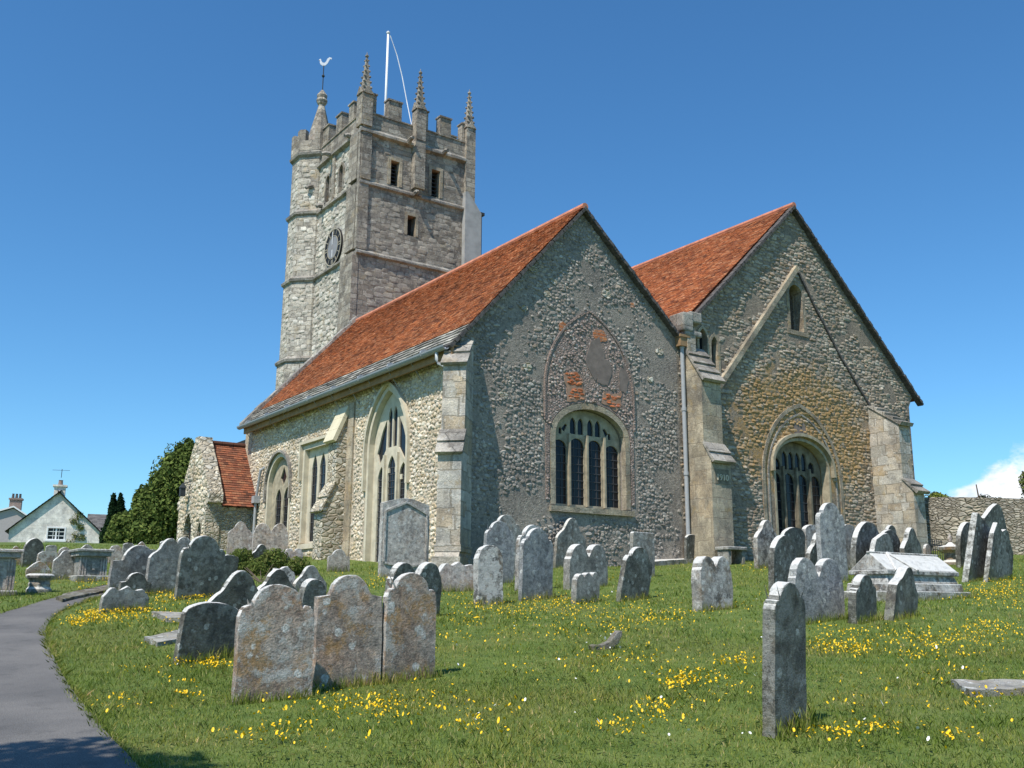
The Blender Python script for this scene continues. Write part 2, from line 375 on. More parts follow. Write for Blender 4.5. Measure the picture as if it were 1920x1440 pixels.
MT['infill'] = rubble('brown_infill_render', [(.22, .165, .135), (.33, .25, .205), (.26, .195, .165), (.44, .38, .34)], (.26, .195, .165), 12, 1.1, .16, .6, .03, mot=.5)
MT['render'] = flat('brown_render', (.215, .17, .145), .95, 0, .15, 5, .3)
MT['porch'] = rubble('lichened_rubble', [(.36, .30, .22), (.56, .50, .38), (.43, .40, .33), (.64, .60, .51)], (.46, .40, .30), 4.4, 1.7, .08, .9, .06, lichen=lich_south)
MT['wall'] = rubble('boundary_rubble', [(.22, .20, .16), (.38, .35, .28), (.30, .28, .24), (.46, .43, .36)], (.25, .22, .17), 3.3, 2.2, .07, .9, .06)
MT['infill_stones'] = stonem('infill_rubble', [(.24, .18, .15), (.36, .30, .26), (.30, .23, .19), (.48, .43, .39)])
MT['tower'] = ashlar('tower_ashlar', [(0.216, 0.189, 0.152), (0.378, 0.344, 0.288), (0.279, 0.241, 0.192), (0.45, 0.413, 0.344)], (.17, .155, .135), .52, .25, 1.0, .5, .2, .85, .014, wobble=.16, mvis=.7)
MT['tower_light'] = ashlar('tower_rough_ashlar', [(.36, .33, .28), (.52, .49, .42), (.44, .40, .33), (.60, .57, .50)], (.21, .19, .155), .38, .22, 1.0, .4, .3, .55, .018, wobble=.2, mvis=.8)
MT['tower_rough'] = rubble('tower_rubble', [(.34, .31, .25), (.48, .46, .39), (.42, .40, .35), (.55, .53, .46)], (.36, .33, .27), 3.6, 2.0, .06, 1.0, .07, lichen=lich_south)
MT['quoin'] = ashlar('quoin_stone', [(.36, .33, .27), (.50, .48, .43), (.42, .34, .24), (.50, .48, .44)], (.27, .24, .19), .5, .33, .9, .55, .35, .5, .016, wobble=.09)
MT['dress'] = ashlar('dressed_stone', [(.31, .27, .20), (.42, .37, .28), (.36, .29, .20)], (.24, .20, .15), .8, .40, .7, .25, .35, .55, .01)
MT['brick_mortar'] = flat('pale_brick_mortar', (.36, .22, .15), .95, 0, .2, 8, .4)
MT['brick_stones'] = stonem('eroded_red_bricks', [(.34, .09, .04), (.56, .18, .07), (.44, .13, .05), (.60, .30, .18)], spots=.35)
MT['oldrag'] = ashlar('brown_voussoirs', [(.27, .22, .16), (.38, .33, .25), (.32, .25, .17)], (.2, .17, .13), .3, .3, .8, .3, .4, .5, .012)
MT['newstone'] = flat('fresh_cut_stone', (.62, .56, .40), .85, 0, .06, 3, .05)
MT['freestone'] = flat('carved_window_stone', (.56, .50, .38), .88, 0, .14, 4, .25)
MT['oldcarve'] = flat('weathered_window_stone', (.36, .31, .22), .9, 0, .25, 5, .35)
MT['darkcarve'] = flat('dark_window_stone', (.19, .165, .12), .9, 0, .3, 5, .35)  # simply a darker brown-grey tone than the other window stone
MT['coping'] = ashlar('lichened_coping', [(.27, .25, .22), (.38, .36, .32), (.21, .19, .165)], (.15, .14, .12), .6, .5, 1.0, .45, .2, .7, .012)
MT['tile'] = tiles('clay_tiles', [(.16, .06, .035), (.44, .15, .058), (.56, .20, .075), (.32, .105, .045), (.62, .30, .15), (.25, .09, .05)])
MT['tile_dark'] = tiles('old_clay_tiles', [(.10, .045, .03), (.26, .09, .05), (.33, .12, .06), (.16, .07, .045), (.38, .17, .09)])
MT['slab'] = tiles('stone_roof_slabs', [(.17, .16, .15), (.36, .34, .30), (.25, .24, .21), (.44, .42, .37)])
MT['ridge'] = flat('ridge_tiles', (.50, .20, .12), .85, 0, .2, 4, .2)
MT['verge'] = flat('verge_mortar', (.10, .09, .085), .95, 0, .35, 9, .5)
MT['gutter'] = flat('grey_painted_iron', (.30, .32, .34), .45, 0, .06)
MT['pvc'] = flat('white_painted_pipe', (.55, .56, .57), .5, 0, .05)
MT['pipe'] = flat('grey_painted_pipe', (.36, .37, .38), .55, 0, .06)
MT['wood'] = flat('stained_soffit_board', (.30, .19, .10), .8, 0, .2, 3)
MT['glass'] = flat('dark_leaded_glass', (.012, .014, .018), .12, 0, .2)
MT['lead'] = flat('lead_cames', (.07, .07, .075), .6)
MT['black'] = flat('black_paint', (.018, .018, .02), .6)
MT['clockstone'] = flat('grey_clock_paint', (.24, .24, .25), .7)
MT['clockmark'] = flat('worn_clock_gilding', (.38, .34, .26), .6)
MT['white'] = flat('white_paint', (.78, .78, .78), .5, 0, .03)
MT['vane'] = flat('pale_metal', (.62, .64, .66), .4, .2, .05)
MT['iron'] = flat('dark_iron', (.04, .045, .05), .7)
MT['inside'] = flat('dark_interior', (.03, .03, .03), 1)
MT['rendered'] = flat('grey_cement_render', (.35, .345, .33), .95, 0, .14, 2.2, .2)
MT['brick'] = ashlar('red_brick', [(.42, .13, .055), (.60, .24, .10), (.48, .17, .07), (.62, .40, .27)], (.36, .28, .22), .2, .075, .8, .1, 0, .3, .011)
MT['lime'] = ashlar('limewashed_stone', [(.74, .71, .65), (.82, .79, .74), (.70, .66, .60)], (.6, .58, .53), .6, .25, .5, .2, 0, .05, .008)
MT['slate'] = tiles('grey_slates', [(.09, .09, .09), (.17, .165, .16), (.12, .12, .12)])
MT['pinkrender'] = flat('pale_house_render', (.42, .38, .37), .9, 0, .06)
MT['copper'] = flat('verdigris_strip', (.16, .30, .22), .7)
MT['greyband'] = flat('dark_eaves_stone', (.13, .125, .12), .9, 0, .3, 6, .3)
# grave stone tones
MT['g_pale'] = grave('pale_lichened_stone', (.34, .31, .28), (.43, .41, .38), la=.55, orange=.12, dark=.3)
MT['g_grey'] = grave('grey_weathered_stone', (.21, .205, .19), (.29, .285, .265), la=.35, orange=.12, dark=.35)
MT['g_dark'] = grave('dark_weathered_stone', (.12, .115, .10), (.18, .18, .16), la=.32, orange=.05, dark=.5)
MT['g_brown'] = grave('brown_lichened_stone', (.35, .25, .19), (.32, .285, .25), la=.75, orange=.55, dark=.3)
MT['g_white'] = grave('white_crusted_stone', (.27, .26, .24), (.38, .37, .35), lich=(.60, .59, .56), la=.8, orange=.2, dark=.75, rough_=.9)
MT['g_blue'] = grave('blue_grey_speckled_stone', (.22, .23, .235), (.31, .315, .32), la=.45, orange=.05, dark=.35, rough_=.9)
MT['g_pink'] = grave('pinkish_lichened_stone', (.36, .30, .27), (.42, .38, .35), la=.4, orange=.25, dark=.2)
MT['g_slab'] = grave('lichened_ground_stone', (.26, .25, .225), (.36, .34, .31), la=.6, orange=.2, dark=.6, top=.15)
MT['g_kerb'] = grave('dark_kerb_stone', (.13, .11, .09), (.19, .17, .14), la=.3, orange=.1, dark=.6, top=.0)
def leafmat(name, cols, tr=.25):
    m = bpy.data.materials.new(name); m.use_nodes = True; nt = m.node_tree; nt.nodes.clear(); g = G(nt)
    r = g.new('ShaderNodeAttribute', attribute_name='rnd').outputs['Fac']; oc = obc(g); k = len(cols)
    c = g.ramp(g.m('ADD', g.m('MULTIPLY', r, .6), g.m('MULTIPLY', g.noise(oc, .55, 4, .6), .4)), [(.1+.8*i/(k-1), q) for i, q in enumerate(cols)])
    d = g.new('ShaderNodeBsdfDiffuse', {'Color': c}); t = g.new('ShaderNodeBsdfTranslucent', {'Color': c})
    mx = g.new('ShaderNodeMixShader', {0: tr, 1: d.outputs[0], 2: t.outputs[0]}); g.new('ShaderNodeOutputMaterial', {'Surface': mx.outputs[0]}); return m
MT['yew'] = leafmat('yew_foliage', [(.035, .055, .018), (.09, .13, .036), (.16, .21, .055), (.24, .28, .08)])
MT['conifer'] = leafmat('conifer_foliage', [(.008, .022, .012), (.02, .045, .02), (.035, .065, .025)])
MT['bush'] = leafmat('shrub_foliage', [(.045, .07, .016), (.10, .14, .035), (.17, .21, .055), (.24, .20, .08)])
MT['lime_bush'] = leafmat('yellow_green_foliage', [(.07, .10, .02), (.16, .20, .04), (.26, .28, .07)])
MT['bark'] = flat('bark', (.11, .085, .06), .95, 0, .3, 6, .5)
# grass ground, asphalt
m, g, b = new_mat('turf', .95); oc = obc(g)
n1 = g.noise(oc, .45, 5, .6); n2 = g.noise(oc, 3.2, 5, .65); n3 = g.noise(oc, 60, 4, .7)
c = g.ramp(n2, [(.25, (.055, .095, .02)), (.5, (.11, .16, .034)), (.75, (.17, .20, .055))])
c = g.mix(g.m('MULTIPLY', g.ss(n1, .48, .7), .45), c, (.125, .13, .04))
c = g.mix(.6, c, g.ramp(n3, [(.3, (.5, .5, .5)), (.7, (1.5, 1.5, 1.5))]), 'MULTIPLY')
g.put(b.inputs['Base Color'], c); bump(g, b, g.m('ADD', n3, n2), .6, .03); MT['turf'] = m
m, g, b = new_mat('asphalt', .9); oc = obc(g)
c = g.mix(g.ss(g.noise(oc, 1.2, 5, .6), .3, .7), (.115, .112, .108), (.165, .158, .148))
c = g.mix(.5, c, g.ramp(g.noise(oc, 120, 3, .7), [(.3, (.4, .4, .4)), (.7, (1.7, 1.7, 1.7))]), 'MULTIPLY')
c = g.mix(g.m('MULTIPLY', g.ss(g.noise(oc, 3.3, 6, .7), .55, .66), .35), c, (.07, .07, .068))
g.put(b.inputs['Base Color'], c); bump(g, b, g.noise(oc, 90, 3), .8, .01); MT['asphalt'] = m
m = bpy.data.materials.new('grass_blades'); m.use_nodes = True; nt = m.node_tree; nt.nodes.clear(); g = G(nt)
r = g.new('ShaderNodeAttribute', attribute_name='rnd').outputs['Fac']; oc = obc(g)
c = g.ramp(r, [(0, (.11, .16, .028)), (.35, (.19, .25, .045)), (.7, (.29, .335, .075)), (.9, (.38, .38, .12)), (1, (.52, .45, .22))])
c = g.mix(.8, c, g.ramp(g.noise(oc, .9, 6, .68), [(.32, (.55, .72, .5)), (.5, (1, 1, 1)), (.68, (1.5, 1.22, 1.3))]), 'MULTIPLY')
d = g.new('ShaderNodeBsdfDiffuse', {'Color': c}); t = g.new('ShaderNodeBsdfTranslucent', {'Color': c})
mx = g.new('ShaderNodeMixShader', {0: .35, 1: d.outputs[0], 2: t.outputs[0]}); g.new('ShaderNodeOutputMaterial', {'Surface': mx.outputs[0]}); MT['blade'] = m
MT['yellow'] = flat('buttercup_petals', (.80, .50, .008), .5, 0, .08)
MT['petal'] = flat('white_petals', (.78, .78, .74), .7, 0, .03)

# ------------------------------------------------------------------ ground and path
def grid_mesh(name, ss, ts, m, dz=0, edge=None):
    vs = []; fs = []
    for s in ss:
        for t in ts:
            p = st(s, t); vs.append((p.x, p.y, float(gz(p.x, p.y))+dz))
    nt_ = len(ts)
    for i in range(len(ss)-1):
        for j in range(nt_-1): fs.append((i*nt_+j, i*nt_+j+1, (i+1)*nt_+j+1, (i+1)*nt_+j))
    return mesh_obj(name, vs, fs, m, fix=True, smooth=True)
S_ = list(np.linspace(-14, 46, 150))+[50, 56, 64, 70, 76, 90, 130, 200, 350, 600, 1200]
T_ = [-1000, -500, -250, -120, -70, -45]+list(np.linspace(-32, 32, 150))+[45, 70, 120, 250, 500, 1000]
gr = tag(grid_mesh('ground', S_, T_, MT['turf']), kind='structure')
RE = [(330, 1600), (285, 1480), (240, 1422), (200, 1380), (150, 1318), (108, 1252), (86, 1200), (88, 1175), (110, 1150), (150, 1133), (200, 1118), (260, 1104), (330, 1094), (400, 1086)]
LE = [(-900, 1600), (-640, 1480), (-480, 1400), (-380, 1340), (-280, 1280), (-190, 1232), (-120, 1200), (-70, 1178), (-10, 1156), (50, 1138), (110, 1121), (200, 1103), (300, 1091), (400, 1082)]
def dense(L, n=5):
    P = [hit(*q) for q in L]; out = []
    for i in range(len(P)-1):
        p0, p1, p2, p3 = P[max(i-1, 0)], P[i], P[i+1], P[min(i+2, len(P)-1)]
        for k in range(n):
            t = k/n; out.append(.5*((2*p1)+(p2-p0)*t+(2*p0-5*p1+4*p2-p3)*t*t+(3*p1-p0-3*p2+p3)*t**3))
    out.append(P[-1]); return out
PR, PL = dense(RE), dense(LE)
vs = []; fs = []; NK = 8
for a, b2 in zip(PR, PL):
    for k in range(NK+1):
        p = a.lerp(b2, k/NK); vs.append((p.x, p.y, float(gz(p.x, p.y))+.022))
for i in range(len(PR)-1):
    for k in range(NK): q = i*(NK+1)+k; fs.append((q, q+1, q+NK+2, q+NK+1))
tag(mesh_obj('path', vs, fs, MT['asphalt'], smooth=True), kind='structure')
PATH_POLY = np.array([(p.x, p.y) for p in PR]+[(p.x, p.y) for p in reversed(PL)])
def in_poly(X, Y, P):
    r = np.zeros(len(X), bool); j = len(P)-1
    for i in range(len(P)):
        xi, yi = P[i]; xj, yj = P[j]
        c_ = ((yi > Y) != (yj > Y)) & (X < (xj-xi)*(Y-yi)/((yj-yi)+1e-12)+xi); r ^= c_; j = i
    return r

# ------------------------------------------------------------------ the church
church = empty('parish_church', (9, 7, -.6), 'medieval stone church with red tiled roofs, two east gables and a battlemented tower', 'church')
FF, FS = F_front(0), F_south(0)
ZB = -2.5
def roof_mb(o, along, up, nrow, rowh, tw, lift=.02, jit=.006, seed=1, under=.05):
    """tile courses: o lower corner, along = vector of the eave, up = unit vector up the slope"""
    rr = random.Random(seed); o = Vector(o); along = Vector(along); up = Vector(up).normalized(); al = along.normalized(); L = along.length
    n = al.cross(up); n = n if n.z > 0 else -n
    vs = []; fs = []; rnd = []; nt_ = int(L/tw)
    for r_ in range(nrow):
        off = (r_ % 2)*tw/2; a0 = 0
        edges = [0]+[off+tw*k for k in range(0 if off else 1, nt_+1) if off+tw*k < L-.02]+[L]
        for k in range(len(edges)-1):
            j = rr.uniform(-jit, jit); j2 = rr.uniform(-jit, jit); d0 = rr.uniform(-.008, .008)
            u0, u1 = edges[k]+.003, edges[k+1]-.003; b0 = rowh*r_+d0; b1 = rowh*(r_+1)+rowh*.35
            p = [o+al*u0+up*b0+n*(lift+j), o+al*u1+up*b0+n*(lift+j2), o+al*u1+up*b1, o+al*u0+up*b1]
            q = [o+al*u0+up*b0-n*.004, o+al*u1+up*b0-n*.004]
            i = len(vs); vs += p+q; fs += [(i, i+1, i+2, i+3), (i, i+4, i+5, i+1)]; v = rr.random(); rnd += [v, v*.3]
    i = len(vs); U = up*(nrow*rowh)
    vs += [o-n*under, o+along-n*under, o+along+U-n*under, o+U-n*under]; fs.append((i, i+1, i+2, i+3)); rnd.append(0)
    vs += [o-n*.003, o+along-n*.003, o+along+U-n*.003, o+U-n*.003]; fs.append((i+4, i+5, i+6, i+7)); rnd.append(0)
    return vs, fs, rnd
def roof_obj(name, args, m, parent, **kw):
    vs, fs, rnd = roof_mb(*args, **kw); o = mesh_obj(name, vs, fs, m, parent, fix=False)
    at = o.data.attributes.new('rnd', 'FLOAT', 'FACE'); at.data.foreach_set('value', rnd); return o
def jag(poly, amt, seed, step=.35, keep=()):
    """roughen a polyline's straight runs"""
    rr = random.Random(seed); out = []
    for i in range(len(poly)):
        a, b_ = Vector(poly[i]), Vector(poly[(i+1) % len(poly)]); L = (b_-a).length; k = max(1, int(L/step)); out.append(tuple(a))
        if i in keep: continue
        d = (b_-a)/max(L, 1e-6); nn = Vector((-d.y, d.x))
        for q in range(1, k): p = a+(b_-a)*(q/k)+nn*rr.uniform(-amt, amt); out.append(tuple(p))
    return out

from mathutils import noise as mnoise
def pip(u, v, P):
    r = False; j = len(P)-1
    for i in range(len(P)):
        if (P[i][1] > v) != (P[j][1] > v) and u < (P[j][0]-P[i][0])*(v-P[i][1])/(P[j][1]-P[i][1])+P[i][0]: r = not r
        j = i
    return r
def relief(o, fr, outer, holes, cw, ch, pr, m, vmin=-1.2, sq=2.2, seed=1, bare=None, big=.0, n=8, w=0.0, fill=1.0):
    """give a rubble wall its real stones: low domes bedded in the wall face, joined into the wall's own mesh"""
    rr = random.Random(seed); us = [p[0] for p in outer]; vs_ = [p[1] for p in outer]; u0, u1, v0, v1 = min(us), max(us), max(min(vs_), vmin), max(vs_)
    V = []; F = []; A = []; row = 0; v = v0+ch/2
    while v < v1:
        u = u0+rr.uniform(.0, cw)
        while u < u1:
            k = (1+big*max(0, rr.gauss(0, 1))); a = cw*.5*k*rr.uniform(.72, 1.12); b = ch*.5*min(k, 1.25)*rr.uniform(.78, 1.15)
            cu, cv = u+a*.9, v+rr.uniform(-.42, .42)*ch; u += 2*a*rr.uniform(.92, 1.12)
            if rr.random() > fill: continue
            ok = all(pip(cu+du, cv+dv, outer) for du, dv in ((-a, 0), (a, 0), (0, b), (0, -b)))
            if not ok or any(pip(cu+du, cv+dv, h) for h in holes for du, dv in ((0, 0), (-a, 0), (a, 0), (0, b), (0, -b))): continue
            if bare and bare(cu, cv, rr): continue
            h = pr*rr.uniform(.35, 1.25); th = rr.uniform(-.35, .35) if sq < 3 else rr.uniform(-.03, .03); tu, tv = rr.uniform(-.35, .35)*h, rr.uniform(-.35, .35)*h; i0 = len(V); ph = rr.uniform(0, 6)
            ring = []
            for q in range(n):
                t = 2*pi*q/n+ph*(sq < 3)+pi/8*(sq >= 3); c_, s_ = cos(t), sin(t); r_ = (abs(c_)**sq+abs(s_)**sq)**(-1/sq)*rr.uniform(.88, 1.08); x, y = a*r_*c_, b*r_*s_
                ring.append((x*cos(th)-y*sin(th), x*sin(th)+y*cos(th)))
            for sc, hh in ((1.02, -.012), (.86, .62*h), (.5, h)):
                for x, y in ring: V.append(fr(cu+x*sc, cv+y*sc, w+hh+(tu*x/a+tv*y/b)*(hh > 0)))
            for lv in (0, 1):
                for q in range(n): F.append((i0+lv*n+q, i0+lv*n+(q+1) % n, i0+(lv+1)*n+(q+1) % n, i0+(lv+1)*n+q))
            F.append(tuple(i0+2*n+q for q in range(n))); A += [rr.random()]*(2*n+1)
        v += ch; row += 1
    me = bpy.data.meshes.new('t'); me.from_pydata([tuple(q) for q in V], [], F)
    bm = bmesh.new(); bm.from_mesh(me); bmesh.ops.recalc_face_normals(bm, faces=bm.faces); bm.to_mesh(me); bm.free()
    at = me.attributes.new('rnd', 'FLOAT', 'FACE'); at.data.foreach_set('value', A); me.polygons.foreach_set('material_index', [1]*len(F))
    bm = bmesh.new(); bm.from_mesh(me); bm.from_mesh(o.data); bm.to_mesh(o.data); bm.free(); bpy.data.meshes.remove(me)
    if m.name not in [q.name for q in o.data.materials]: o.data.materials.append(m)
    return o
def bare_l(u, v, rr):     # old render still clinging to the left gable
    q = mnoise.noise(Vector((u*.75+3, v*.75, 1.7)))+.5*mnoise.noise(Vector((u*2.1, v*2.1, 4)))
    return q > .36 or (q > .12 and rr.random() < .6) or rr.random() < .1
def bare_r(u, v, rr): return mnoise.noise(Vector((u*.8, v*.8, 9)))+.4*mnoise.noise(Vector((u*2, v*2, 2))) > .38
# --- aisle (left gable), X 0..7.6, Y 0..14.5
AX, AZ = 4.0, 9.62
w1_open = arch(3.0, 5.5, 1.15, 3.05, 3.86)
front1 = [(0, ZB), (0, 5.28), (AX, AZ), (7.6, 6.42), (7.6, ZB)]
ga = plate('gable_wall', front1, [w1_open], -.75, 0, FF, MT['flint'], church)
blk_out = arch(2.66, 5.84, 1.1, 4.3, 6.66, 10)
relief(ga, FF, front1, [blk_out, [(2.7, .9), (2.7, 1.3), (5.8, 1.3), (5.8, .9)]], .104, .086, .024, MT['flint_stones'], bare=bare_l, seed=3, big=.8, n=7)
front2 = [(7.6, ZB), (7.6, 6.6), (7.72, 7.05), (8.15, 7.1), (13.25, 11.93), (19.55, 6.1), (19.3, 5.7), (19.3, ZB)]
w2_open = arch(11.75, 14.42, .05, 2.95, 3.85)
niche_o = arch(12.92, 13.6, 7.58, 8.85, 9.2)
lanc1 = arch(8.56, 8.92, 5.7, 6.6, 6.92); lanc2 = arch(9.08, 9.38, 5.5, 6.45, 6.75)
plate('gable_wall', front2, [w2_open, niche_o, lanc1, lanc2], -.75, 0, FF, MT['ragstone'], church)
gb = [o for o in bpy.data.objects if o.name.startswith('gable_wall')][-1]
grow = lambda P, k: [(sum(p[0] for p in P)/len(P)+(x-sum(p[0] for p in P)/len(P))*k, sum(p[1] for p in P)/len(P)+(y-sum(p[1] for p in P)/len(P))*k) for x, y in P]
relief(gb, FF, front2, [grow(w2_open, 1.12), grow(niche_o, 1.25), grow(lanc1, 1.2), grow(lanc2, 1.2), [(11.2, 0), (11.2, 2.6), (11.45, 2.6), (11.45, 0)], [(14.73, 0), (14.73, 2.6), (14.98, 2.6), (14.98, 0)]], .20, .092, .028, MT['rag_stones'], bare=bare_r, seed=5, big=.6, sq=4, n=9)
# south wall with three windows
s_big = arch(2.62, 4.84, -.3, 2.85, 4.52); s_sq = [(7.3, .45), (7.3, 3.5), (9.45, 3.5), (9.45, .45)]; s_small = arch(10.6, 12.5, .2, 2.55, 3.52)
plate('side_wall', [(0.75, ZB), (.75, 5.25), (14.45, 5.25), (14.45, ZB)], [s_big, s_sq, s_small], -.75, 0, FS, MT['south'], church)
sw = [o for o in bpy.data.objects if o.name == 'side_wall'][-1]
relief(sw, FS, [(.75, ZB), (.75, 4.8), (14.45, 4.8), (14.45, ZB)], [grow(s_big, 1.12), grow(s_sq, 1.12), grow(s_small, 1.14), [(5.85, ZB), (5.85, 4.5), (6.85, 4.5), (6.85, ZB)]], .135, .098, .030, MT['cream_stones'], seed=6, big=.5, n=7)
mb = MB()      # rest of the body of the church: end walls and the far side
plate_mb([(0, ZB), (0, 5.2), (AX, 9.5), (7.6, 6.3), (7.6, ZB)], [], -.7, 0, F_front(14.43), mb)
mb.box((18.6, .75, ZB), (19.3, 22, 5.9)); plate_mb([(7.6, ZB), (7.6, 6.4), (13.25, 11.8), (19.3, 6), (19.3, ZB)], [], -.7, 0, F_front(21.3), mb)
mb.box((2.6, 14.46, ZB), (6.2, 19, 3.9)); mb.build('rear_wall', MT['south'], church)
# dark cores so that nothing shines through the windows
MB().box((.9, .9, ZB), (18.4, 21, 5.0)).build('interior', MT['inside'], church)
# line of dark weathering blocks beneath the eaves
mb = MB(); rr = random.Random(4); y = .8
while y < 14.8:
    L = rr.uniform(.28, .5); mb.box((-.02-rr.uniform(0, .02), y+.012, 4.82+rr.uniform(-.03, .03)), (.05, y+L-.012, 5.22)); y += L
mb.build('eaves_course', MT['coping'], church)
# roof of the aisle
ROH = .19
upL = Vector((AX, 0, AZ-5.28)).normalized()
e0 = Vector((0, -ROH, 5.36))-upL*.55
roof_obj('stone_slates', (e0, (0, 14.45+ROH, 0), upL, 5, .17, .33), MT['slab'], church, lift=.045, jit=.014, seed=3)
lenL = (Vector((AX, 0, AZ))-Vector((0, 0, 5.28))).length
nr = int((lenL+.55-.85)/.095)
roof_obj('tiled_roof', (e0+upL*.83+Vector((-.01, 0, .02)), (0, 14.45+ROH, 0), upL, nr, .095, .165), MT['tile'], church, seed=5, lift=.026, jit=.004)
upR = Vector((AX-7.6, 0, AZ-6.42)).normalized(); lenR = (Vector((AX, 0, AZ))-Vector((7.6, 0, 6.42))).length
roof_obj('tiled_roof', (Vector((7.6, -ROH, 6.5)), (0, 14.45+ROH, 0), upR, int(lenR/.095), .095, .165), MT['tile'], church, seed=6, lift=.02)
up2L = Vector((13.25-7.75, 0, 11.93-6.75)).normalized(); len2 = (Vector((13.25, 0, 11.93))-Vector((7.75, 0, 6.75))).length
roof_obj('tiled_roof', (Vector((7.6, -.02, 6.72)), (0, 19, 0), up2L, int(len2/.1)+1, .1, .165), MT['tile'], church, seed=8, lift=.026, jit=.004)
up2R = Vector((13.25-19.6, 0, 11.93-6.05)).normalized()
roof_obj('tiled_roof', (Vector((19.75, -ROH, 6.0)), (0, 19, 0), up2R, 86, .1, .165), MT['tile'], church, seed=9)
# ridges
mb = MB(); y = -ROH
while y < 14.4: mb.tube([(AX, y, AZ+.07), (AX, y+.43, AZ+.07)], .11, 8); y += .44
mb.build('ridge_tiles', MT['ridge'], church)
mb = MB(); y = -ROH
while y < 18.6: mb.tube([(13.25, y, 12.02), (13.25, y+.43, 12.02)], .11, 8); y += .44
mb.build('ridge_tiles', MT['ridge'], church)
# verge undersides along the raking edges (dark mortar and tile ends)
def verge(p0, p1, parent):
    P0, P1 = Vector(p0), Vector(p1); d = (P1-P0); n_ = int(d.length/.1); rr = random.Random(int(P1.x*10)); mb = MB()
    for i in range(n_):
        a = P0+d*(i/n_); b_ = P0+d*((i+1.15)/n_); f = -ROH-rr.uniform(0, .035); q = rr.uniform(.0, .02); nn = Vector((-d.z, 0, d.x)).normalized(); nn = nn if nn.z > 0 else -nn
        vs = []
        for pt in (a, b_):
            for w_ in (-.085, -.005+q):
                for yy in (f, .02): v = pt+nn*w_; vs.append((v.x, yy, v.z))
        mb.add(vs, [(0, 1, 3, 2), (4, 6, 7, 5), (0, 4, 5, 1), (2, 3, 7, 6), (0, 2, 6, 4), (1, 5, 7, 3)])
    return mb.build('verge', MT['verge'], parent)
verge((-.42, 0, 4.92), (AX, 0, AZ+.06), church); verge((7.72, 0, 6.38), (AX, 0, AZ+.06), church)
verge((8.15, 0, 7.12), (13.25, 0, 12.0), church); verge((19.95, 0, 5.86), (13.25, 0, 12.0), church)
# far coping of the aisle's west gable
mb = MB(); rr = random.Random(11); P0 = Vector((-.45, 0, 4.95)); P1 = Vector((AX, 0, AZ+.16)); n_ = 17
for i in range(n_):
    a = P0.lerp(P1, i/n_); b_ = P0.lerp(P1, (i+.94)/n_); h = rr.uniform(.10, .17)
    vs = [(q.x, yy, q.z+dz) for q in (a, b_) for yy in (14.25, 14.62) for dz in (-.1, h)]
    mb.add(vs, [(0, 1, 3, 2), (4, 6, 7, 5), (0, 4, 5, 1), (2, 3, 7, 6), (0, 2, 6, 4), (1, 5, 7, 3)])
mb.build('coping', MT['coping'], church)
# soffit, gutter and brackets
gx, gz_ = -.47, 4.93
MB().box((-.36, -.12, 4.93), (-.0, 14.4, 4.97)).box((-.33, -.16, 4.66), (-.27, 14.45, 4.929)).build('soffit', MT['wood'], church)
mb = MB()
n_ = 8; rows = []
for yy in (-.1, 14.55):
    for k in range(n_+1): a = pi+pi*k/n_; rows.append((gx+.11*cos(a), yy, gz_+.11*sin(a)))
    for k in range(n_+1): a = pi+pi*(n_-k)/n_; rows.append((gx+.096*cos(a), yy, gz_+.096*sin(a)))
nn = 2*(n_+1); mb.add(rows, [(k, (k+1) % nn, nn+(k+1) % nn, nn+k) for k in range(nn)]+[tuple(range(nn)), tuple(range(nn, 2*nn))])
for yy in np.arange(1, 14.4, 1.8): mb.tube([(gx, yy-.03, gz_-.005), (gx, yy+.03, gz_-.005)], .118, 10)
gut = mb.build('gutter', MT['gutter'], church, smooth=False)
for yy in np.arange(.55, 14.4, 1.25): MB().tube([(gx+.05, yy, gz_-.06), (gx+.25, yy, gz_-.30), (-.01, yy+.02, gz_-.55)], .012, 5).build('bracket', MT['gutter'], gut)
# white swan-neck outlet near the corner
MB().tube([(gx, .35, gz_-.08), (gx, .35, gz_-.30), (gx+.03, .32, gz_-.38), (gx+.22, .1, gz_-.52), (gx+.28, .03, gz_-.60), (gx+.29, .02, gz_-.85)], .042, 10).build('swan_neck_pipe', MT['pvc'], church, smooth=True)
# downpipe between the gables
mb = MB().tube([(7.72, -.12, 6.15), (7.72, -.12, -.35)], .062, 12)
for z in (6.1, 4.2, 2.3, .45): mb.tube([(7.72, -.12, z), (7.72, -.12, z+.10)], .078, 12)
mb.tube([(7.72, -.12, -.35), (7.75, -.3, -.5)], .06, 12)
dp = mb.build('downpipe', MT['pipe'], church, smooth=False)
MB().box((7.55, -.24, 6.15), (7.90, -.02, 6.5)).box((7.52, -.27, 6.42), (7.93, -.02, 6.5)).build('hopper', MT['wood'], dp)
# kneeler of the right gable
mb = MB(); rr = random.Random(2)
mb.box((7.62, -.32, 6.62), (8.05, .3, 7.2)).box((7.70, -.28, 6.5), (8.45, .2, 6.68)).box((8.0, -.25, 6.95), (8.5, .2, 7.3))
o = mb.build('kneeler', MT['coping'], church); bv = o.modifiers.new('b', 'BEVEL'); bv.width = .05; bv.segments = 2

